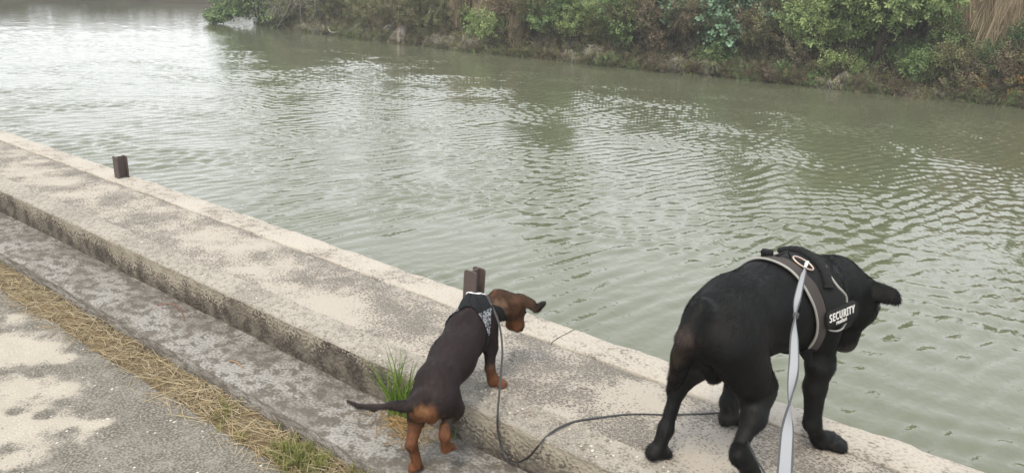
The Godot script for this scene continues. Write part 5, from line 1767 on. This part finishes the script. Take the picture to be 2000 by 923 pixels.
func cores(pts: Array, y: float) -> Array:
	var out := []
	for p in pts: out.append(Vector3(p.x, y, 0))
	return out

func torus(r: float, t: float, squash: float) -> ArrayMesh:
	var pts := []
	for i in 25: pts.append(Vector3(cos(TAU * i / 24.0) * r, sin(TAU * i / 24.0) * r * squash, 0))
	return tube(pts, [t], 8)

func build_big_harness() -> void:
	var F := big_field
	var h := Node3D.new()
	h.name = "harness"
	big_dog.add_child(h)
	h.set_meta("label", "black and grey dog harness with light reflective piping and a lettered side patch")
	var black := mat(Color(0.014, 0.0145, 0.015), 0.85, 0.3)
	var grey := mat(Color(0.055, 0.047, 0.043), 0.8, 0.35)
	var pipe := mat(Color(0.30, 0.29, 0.265), 0.5)
	var rear := mirrored([Vector3(0.188, 0.665, 0), Vector3(0.195, 0.650, 0.061), Vector3(0.205, 0.598, 0.116), Vector3(0.229, 0.548, 0.136), Vector3(0.268, 0.465, 0.142), Vector3(0.285, 0.40, 0.115)])
	var front := mirrored([Vector3(0.250, 0.668, 0), Vector3(0.250, 0.640, 0.074), Vector3(0.266, 0.611, 0.104), Vector3(0.283, 0.561, 0.135), Vector3(0.302, 0.478, 0.148), Vector3(0.312, 0.40, 0.118)])
	part("saddle_band", laid(F, rear, front, cores(rear, 0.50), 4, 5, 0.003, 0.006), grey, h)
	var pr := skin_path(F, rear, cores(rear, 0.50), 5, 0.007)
	part("piping", tube(pr, [0.0042], 6), pipe, h)
	var yoke_a := mirrored([Vector3(0.252, 0.668, 0), Vector3(0.252, 0.640, 0.074), Vector3(0.268, 0.611, 0.104), Vector3(0.285, 0.561, 0.135), Vector3(0.300, 0.490, 0.148)])
	var yoke_b := mirrored([Vector3(0.362, 0.665, 0), Vector3(0.348, 0.640, 0.074), Vector3(0.340, 0.612, 0.115), Vector3(0.378, 0.565, 0.158), Vector3(0.400, 0.490, 0.168)])
	part("saddle_yoke", laid(F, yoke_a, yoke_b, cores(yoke_a, 0.49), 5, 5, 0.003, 0.005), black, h)
	var fr := [Vector3(0.355, 0.640, 0.080), Vector3(0.336, 0.621, 0.105), Vector3(0.342, 0.595, 0.133), Vector3(0.374, 0.572, 0.157), Vector3(0.385, 0.548, 0.163)]
	for s in [1.0, -1.0]:
		var side := []
		for p in fr: side.append(Vector3(p.x, p.y, p.z * s))
		part("piping", tube(skin_path(F, side, cores(side, 0.49), 5, 0.008), [0.0042], 6), pipe, h)
	# padded handle, ruched
	var hk := [Vector3(0.372, 0.645, -0.085), Vector3(0.364, 0.660, -0.04), Vector3(0.352, 0.660, 0.01), Vector3(0.338, 0.645, 0.06), Vector3(0.322, 0.625, 0.098), Vector3(0.305, 0.595, 0.124)]
	var hp := skin_path(F, hk, cores(hk, 0.49), 12, 0.012)
	var hr := []
	for i in hp.size(): hr.append(0.0165 + 0.0010 * sin(i * 1.3) + 0.0008 * sin(i * 2.9 + 1.0))
	part("handle", tube(hp, hr, 10, 0.75), black, h)
	# chest strap round the front of the chest
	var cs := [Vector3(0.395, 0.50, 0.17), Vector3(0.46, 0.475, 0.14), Vector3(0.52, 0.45, 0.07), Vector3(0.545, 0.44, 0), Vector3(0.52, 0.45, -0.07), Vector3(0.46, 0.475, -0.14), Vector3(0.395, 0.50, -0.17)]
	var cb := []
	for p in cs: cb.append(p - Vector3(0, 0.05, 0))
	var cc := []
	for p in cs: cc.append(Vector3(0.36, 0.46, 0))
	part("chest_strap", laid(F, cs, cb, cc, 3, 5, 0.003, 0.005), black, h)
	# girth strap under the belly
	var ga := [Vector3(0.285, 0.41, 0.12), Vector3(0.29, 0.37, 0.08), Vector3(0.29, 0.34, 0), Vector3(0.29, 0.37, -0.08), Vector3(0.285, 0.41, -0.12)]
	var gb := []
	for p in ga: gb.append(p + Vector3(0.026, 0, 0))
	part("girth_strap", laid(F, ga, gb, cores(ga, 0.50), 2, 5, 0.003, 0.004), black, h)
	# side patches with lettering
	for s in [1.0, -1.0]:
		var p := Node3D.new()
		p.name = "side_patch"
		h.add_child(p, true)
		p.set_meta("label", "black patch with white lettering SECURITY")
		var x := Vector3(0.135, 0.012, 0.012).normalized()
		var zz := Vector3(-0.16, 0.16, 1.0)
		zz = (zz - x * zz.dot(x)).normalized()
		if s < 0:
			x = Vector3(-x.x, -x.y, x.z)
			zz = Vector3(zz.x, zz.y, -zz.z)
		p.transform = Transform3D(Basis(x, zz.cross(x), zz), Vector3(0.350, 0.514, 0.163 * s))
		part("patch", rounded_slab(0.150, 0.060, 0.011, 0.018), black, p)
		var white := mat(Color(0.62, 0.61, 0.58), 0.6)
		var font := SystemFont.new()
		font.font_names = PackedStringArray(["Droid Sans"])
		font.font_weight = 800
		for row in [["SECURITY", 0.0215, 0.006, -0.004], ["roofari", 0.0115, -0.015, -0.008]]:
			var tm := TextMesh.new()
			tm.text = row[0]
			tm.font = font
			tm.font_size = 64
			tm.pixel_size = float(row[1]) / 46.0
			tm.depth = 0.002
			var lt := part("lettering", tm, white, p)
			lt.position = Vector3(row[3], row[2], 0.0061)
			if row[0] == "SECURITY": lt.scale = Vector3(0.92, 1.15, 1)
	# reflective loop under the patch
	for s in [1.0, -1.0]:
		var lo := []
		for q in [Vector3(0.297, 0.487, 0.15), Vector3(0.315, 0.470, 0.152), Vector3(0.353, 0.464, 0.157), Vector3(0.38, 0.474, 0.166), Vector3(0.392, 0.492, 0.17)]: lo.append(Vector3(q.x, q.y, q.z * s))
		part("piping", tube(skin_path(F, lo, cores(lo, 0.49), 5, 0.010), [0.0048], 6, 0.6), pipe, h)
	# ring, buckle
	var copper := mat(Color(0.50, 0.38, 0.32), 0.4)
	copper.metallic = 0.85
	var ring := part("ring", torus(0.034, 0.003, 0.40), copper, h)
	var rx := Vector3(0.018, -0.022, 0.048).normalized()
	var rn := field_normal(F, Vector3(0.266, 0.652, 0.05))
	rn = (rn - rx * rn.dot(rx)).normalized()
	ring.transform = Transform3D(Basis(rx, rn.cross(rx), rn).rotated(rx, 0.35), Vector3(0.266, 0.650, 0.05) + rn * 0.016)
	var bk := part("buckle", rounded_slab(0.036, 0.026, 0.014, 0.005), black, h)
	bk.transform = Transform3D(Basis(Vector3(0.2, 0.1, 1).normalized(), Vector3(-0.3, 1, 0).normalized(), Vector3(1, 0.3, 0)).orthonormalized(), Vector3(0.228, 0.672, -0.045))
	part("strap_end", tube([Vector3(0.235, 0.668, -0.02), Vector3(0.25, 0.682, -0.005), Vector3(0.26, 0.689, 0.005), Vector3(0.268, 0.668, 0.012)], [0.008, 0.009, 0.007, 0.006], 6, 0.35), black, h)

func rounded_slab(w: float, hgt: float, t: float, r: float) -> ArrayMesh:
	# flat piece with rounded corners and softened rim, centred, facing z
	var ring := []
	for q in 4:
		var cx := (w / 2 - r) * (1 if q == 0 or q == 3 else -1)
		var cy := (hgt / 2 - r) * (1 if q < 2 else -1)
		for i in 5:
			var a := PI / 2 * (q + i / 4.0)
			ring.append([Vector2(cx, cy), Vector2(cos(a), sin(a))])
	var st := SurfaceTool.new()
	st.begin(Mesh.PRIMITIVE_TRIANGLES)
	var prof := [[r * 0.94, -t / 2], [r, -t / 2 + t * 0.25], [r, t / 2 - t * 0.25], [r * 0.94, t / 2]]
	var n := ring.size()
	for k in 3:
		for i in n:
			var j := (i + 1) % n
			var v := []
			for e in [[i, k], [j, k], [j, k + 1], [i, k + 1]]:
				var c: Vector2 = ring[e[0]][0] + ring[e[0]][1] * prof[e[1]][0]
				v.append(Vector3(c.x, c.y, prof[e[1]][1]))
			for q in [0, 2, 1, 0, 3, 2]: st.add_vertex(v[q])
	for s in [0, 3]:
		for i in n:
			var j := (i + 1) % n
			var a: Vector2 = ring[i][0] + ring[i][1] * prof[s][0]
			var b: Vector2 = ring[j][0] + ring[j][1] * prof[s][0]
			var z: float = prof[s][1]
			var f = [Vector3(0, 0, z), Vector3(b.x, b.y, z), Vector3(a.x, a.y, z)] if s == 3 else [Vector3(0, 0, z), Vector3(a.x, a.y, z), Vector3(b.x, b.y, z)]
			for v in f: st.add_vertex(v)
	st.generate_normals()
	return st.commit()

func build_small_harness() -> void:
	var F := small_field
	var h := Node3D.new()
	h.name = "harness"
	small_dog.add_child(h)
	h.set_meta("label", "black puppy harness with white speckled side panels")
	var black := mat(Color(0.014, 0.015, 0.017), 0.8, 0.3)
	var speck := mat(Color.WHITE, 0.8, 0.3)
	speck.albedo_texture = speckle_texture()
	speck.uv1_triplanar = true
	speck.uv1_scale = Vector3(10, 10, 10)
	var metal := mat(Color(0.8, 0.8, 0.8), 0.25)
	metal.metallic = 0.9
	# yoke over the shoulders
	var a := mirrored([Vector3(0.318, 0.515, 0), Vector3(0.318, 0.505, 0.02), Vector3(0.322, 0.485, 0.046), Vector3(0.335, 0.462, 0.064)])
	var b := mirrored([Vector3(0.365, 0.535, 0), Vector3(0.362, 0.530, 0.02), Vector3(0.366, 0.508, 0.050), Vector3(0.372, 0.482, 0.072)])
	part("yoke", laid(F, a, b, cores(a, 0.43), 4, 5, 0.002, 0.004), black, h)
	for s in [1.0, -1.0]:
		var ea := []
		var eb := []
		for q in [[Vector3(0.308, 0.490, 0.040), Vector3(0.368, 0.496, 0.062)], [Vector3(0.300, 0.468, 0.060), Vector3(0.345, 0.470, 0.070)], [Vector3(0.296, 0.445, 0.074), Vector3(0.320, 0.442, 0.078)], [Vector3(0.296, 0.420, 0.080), Vector3(0.305, 0.418, 0.081)]]:
			ea.append(Vector3(q[0].x, q[0].y, q[0].z * s))
			eb.append(Vector3(q[1].x, q[1].y, q[1].z * s))
		part("side_panel", laid(F, ea, eb, cores(ea, 0.42), 4, 4, 0.0035, 0.003), speck, h)
		var fa := []
		var fb := []
		for q in [Vector3(0.368, 0.497, 0.060), Vector3(0.384, 0.474, 0.078), Vector3(0.398, 0.440, 0.088), Vector3(0.41, 0.40, 0.075), Vector3(0.42, 0.375, 0.03)]:
			fa.append(Vector3(q.x, q.y, q.z * s))
			fb.append(Vector3(q.x + 0.012, q.y + 0.003, q.z * s))
		part("front_strap", laid(F, fa, fb, cores(fa, 0.43), 2, 4, 0.002, 0.003), black, h)
	var ga := mirrored([Vector3(0.318, 0.515, 0), Vector3(0.312, 0.49, 0.046), Vector3(0.300, 0.44, 0.078), Vector3(0.285, 0.385, 0.066), Vector3(0.278, 0.345, 0.02)])
	var gb := []
	for p in ga: gb.append(p + Vector3(0.010, 0.002, 0))
	part("girth_strap", laid(F, ga, gb, cores(ga, 0.42), 2, 4, 0.002, 0.0025), black, h)
	# raised black folds and piping of the yoke
	for z in [0.012, 0.028, -0.015]:
		part("fold", tube(skin_path(F, [Vector3(0.35, 0.53, z * 0.6), Vector3(0.335, 0.515, z + 0.008), Vector3(0.318, 0.49, z + 0.03)], [Vector3(0.34, 0.43, 0), Vector3(0.34, 0.43, 0), Vector3(0.33, 0.43, 0)], 5, 0.006), [0.0035, 0.0042, 0.0026], 6), black, h)
	part("leash_ring", tube(smooth_path([Vector3(0.352, 0.537, -0.030), Vector3(0.355, 0.545, -0.022), Vector3(0.360, 0.543, 0.0), Vector3(0.372, 0.541, 0.020), Vector3(0.382, 0.538, 0.034)], 5), [0.0026, 0.0028, 0.0028, 0.0036, 0.0026], 8), metal, h)
	part("snap_hook", tube([Vector3(0.362, 0.542, 0.006), Vector3(0.368, 0.542, 0.014), Vector3(0.374, 0.541, 0.022)], [0.004, 0.0052, 0.004], 8), metal, h)

func speckle_texture() -> ImageTexture:
	var im := Image.create(256, 256, false, Image.FORMAT_RGB8)
	var nz := FastNoiseLite.new()
	nz.seed = 31
	nz.frequency = 0.055
	nz.fractal_octaves = 2
	for y in 256:
		for x in 256:
			var v := nz.get_noise_2d(x, y * 0.6)
			var w := smoothstep(0.06, 0.2, v)
			im.set_pixel(x, y, Color(0.13, 0.135, 0.15).lerp(Color(0.66, 0.67, 0.70), w))
	im.generate_mipmaps()
	return ImageTexture.create_from_image(im)

# a flat webbing ribbon: centre line, half width, facing directions
func ribbon(pts: Array, half: Array, face: Array, thick: float, from := -1.0, to := 1.0, lift := 0.0) -> ArrayMesh:
	var st := SurfaceTool.new()
	st.begin(Mesh.PRIMITIVE_TRIANGLES)
	st.set_smooth_group(-1)
	var ring := []
	var n := pts.size()
	for i in n:
		var t: Vector3 = (pts[mini(i + 1, n - 1)] - pts[maxi(i - 1, 0)]).normalized()
		var f: Vector3 = face[i]
		f = (f - t * f.dot(t)).normalized()
		var s := t.cross(f)
		var p: Vector3 = pts[i]
		var w: float = half[i]
		var th := thick / 2 + lift
		ring.append([p + s * w * from + f * th, p + s * w * to + f * th, p + s * w * to - f * th, p + s * w * from - f * th])
	for i in n - 1:
		for q in 4:
			var w := (q + 1) % 4
			for v in [ring[i][q], ring[i + 1][w], ring[i + 1][q], ring[i][q], ring[i][w], ring[i + 1][w]]: st.add_vertex(v)
	for e in [0, n - 1]:
		var o = [0, 1, 2, 0, 2, 3] if e == 0 else [0, 2, 1, 0, 3, 2]
		for q in o: st.add_vertex(ring[e][q])
	st.generate_normals()
	return st.commit()

func build_leashes() -> void:
	var eye := Vector3(0, 1.4, 0)
	var hook: Vector3 = big_dog.transform * Vector3(0.264, 0.652, 0.066)
	var lead := thing("dog_leash", hook, "light grey reflective webbing leash with dark edges running up from the black dog", "leash")
	var pts := []
	var keys := LEASH_BIG
	for k in keys: pts.append(Vector3(k[0], k[1], k[2]) - hook)
	pts[0] = Vector3.ZERO
	var line := smooth_path(pts, 8)
	var half := []
	var face := []
	for i in line.size():
		var u := float(i) / 8.0
		var twist := 0.0
		# turns over where the photograph shows it edge on
		var ang: float = LEASH_TWIST[mini(int(u), LEASH_TWIST.size() - 2)] + (LEASH_TWIST[mini(int(u) + 1, LEASH_TWIST.size() - 1)] - LEASH_TWIST[mini(int(u), LEASH_TWIST.size() - 2)]) * (u - int(u))
		var t: Vector3 = (line[mini(i + 1, line.size() - 1)] - line[maxi(i - 1, 0)]).normalized()
		var to_eye: Vector3 = (eye - hook - line[i])
		to_eye = (to_eye - t * to_eye.dot(t)).normalized()
		face.append(to_eye.rotated(t, ang))
		half.append(0.0095 if i > 1 else 0.005)
	var web := mat(Color(0.31, 0.315, 0.325), 0.9, 0.15)
	var edge := mat(Color(0.06, 0.06, 0.065), 0.8)
	part("webbing", ribbon(line, half, face, 0.0022, -0.74, 0.74), web, lead)
	part("webbing_edge", ribbon(line, half, face, 0.0026, -1.0, -0.74), edge, lead)
	part("webbing_edge", ribbon(line, half, face, 0.0026, 0.74, 1.0), edge, lead)
	var metal := mat(Color(0.8, 0.8, 0.8), 0.2)
	metal.metallic = 0.95
	var snap := part("snap_hook", tube([Vector3(0.012, 0.02, 0.002), Vector3(0.006, 0.012, 0.001), Vector3(-0.002, 0.0, 0), Vector3(-0.006, -0.012, 0)], [0.005, 0.0065, 0.0055, 0.004], 8), metal, lead)
	var knot: Vector3 = line[16]
	part("keeper", tube([knot + Vector3(0, 0.006, 0), knot + Vector3(0, -0.006, 0)], [0.007, 0.007], 8), edge, lead)
	# the puppy's lead: hangs down, loops in the gutter, crosses the quay and leaves towards the hand
	var start := Vector3(LEASH_SMALL[0][0], LEASH_SMALL[0][1], LEASH_SMALL[0][2])
	var thin := thing("dog_leash", start, "thin black leash hanging from the puppy and trailing across the quay", "leash")
	pts = []
	for k in LEASH_SMALL: pts.append(Vector3(k[0], k[1], k[2]) - start)
	line = smooth_path(pts, 8)
	half = []
	face = []
	for i in line.size():
		half.append(0.0038)
		face.append(Vector3(0.45, 0.8, 0.35).normalized() if i > 60 else Vector3(-0.6, 0.35, 0.55).normalized())
	for r in 6:
		for i in range(1, face.size() - 1): face[i] = (face[i - 1] + face[i] + face[i + 1]).normalized()
	part("strap", ribbon(line, half, face, 0.0022), mat(Color(0.022, 0.022, 0.024), 0.5), thin)
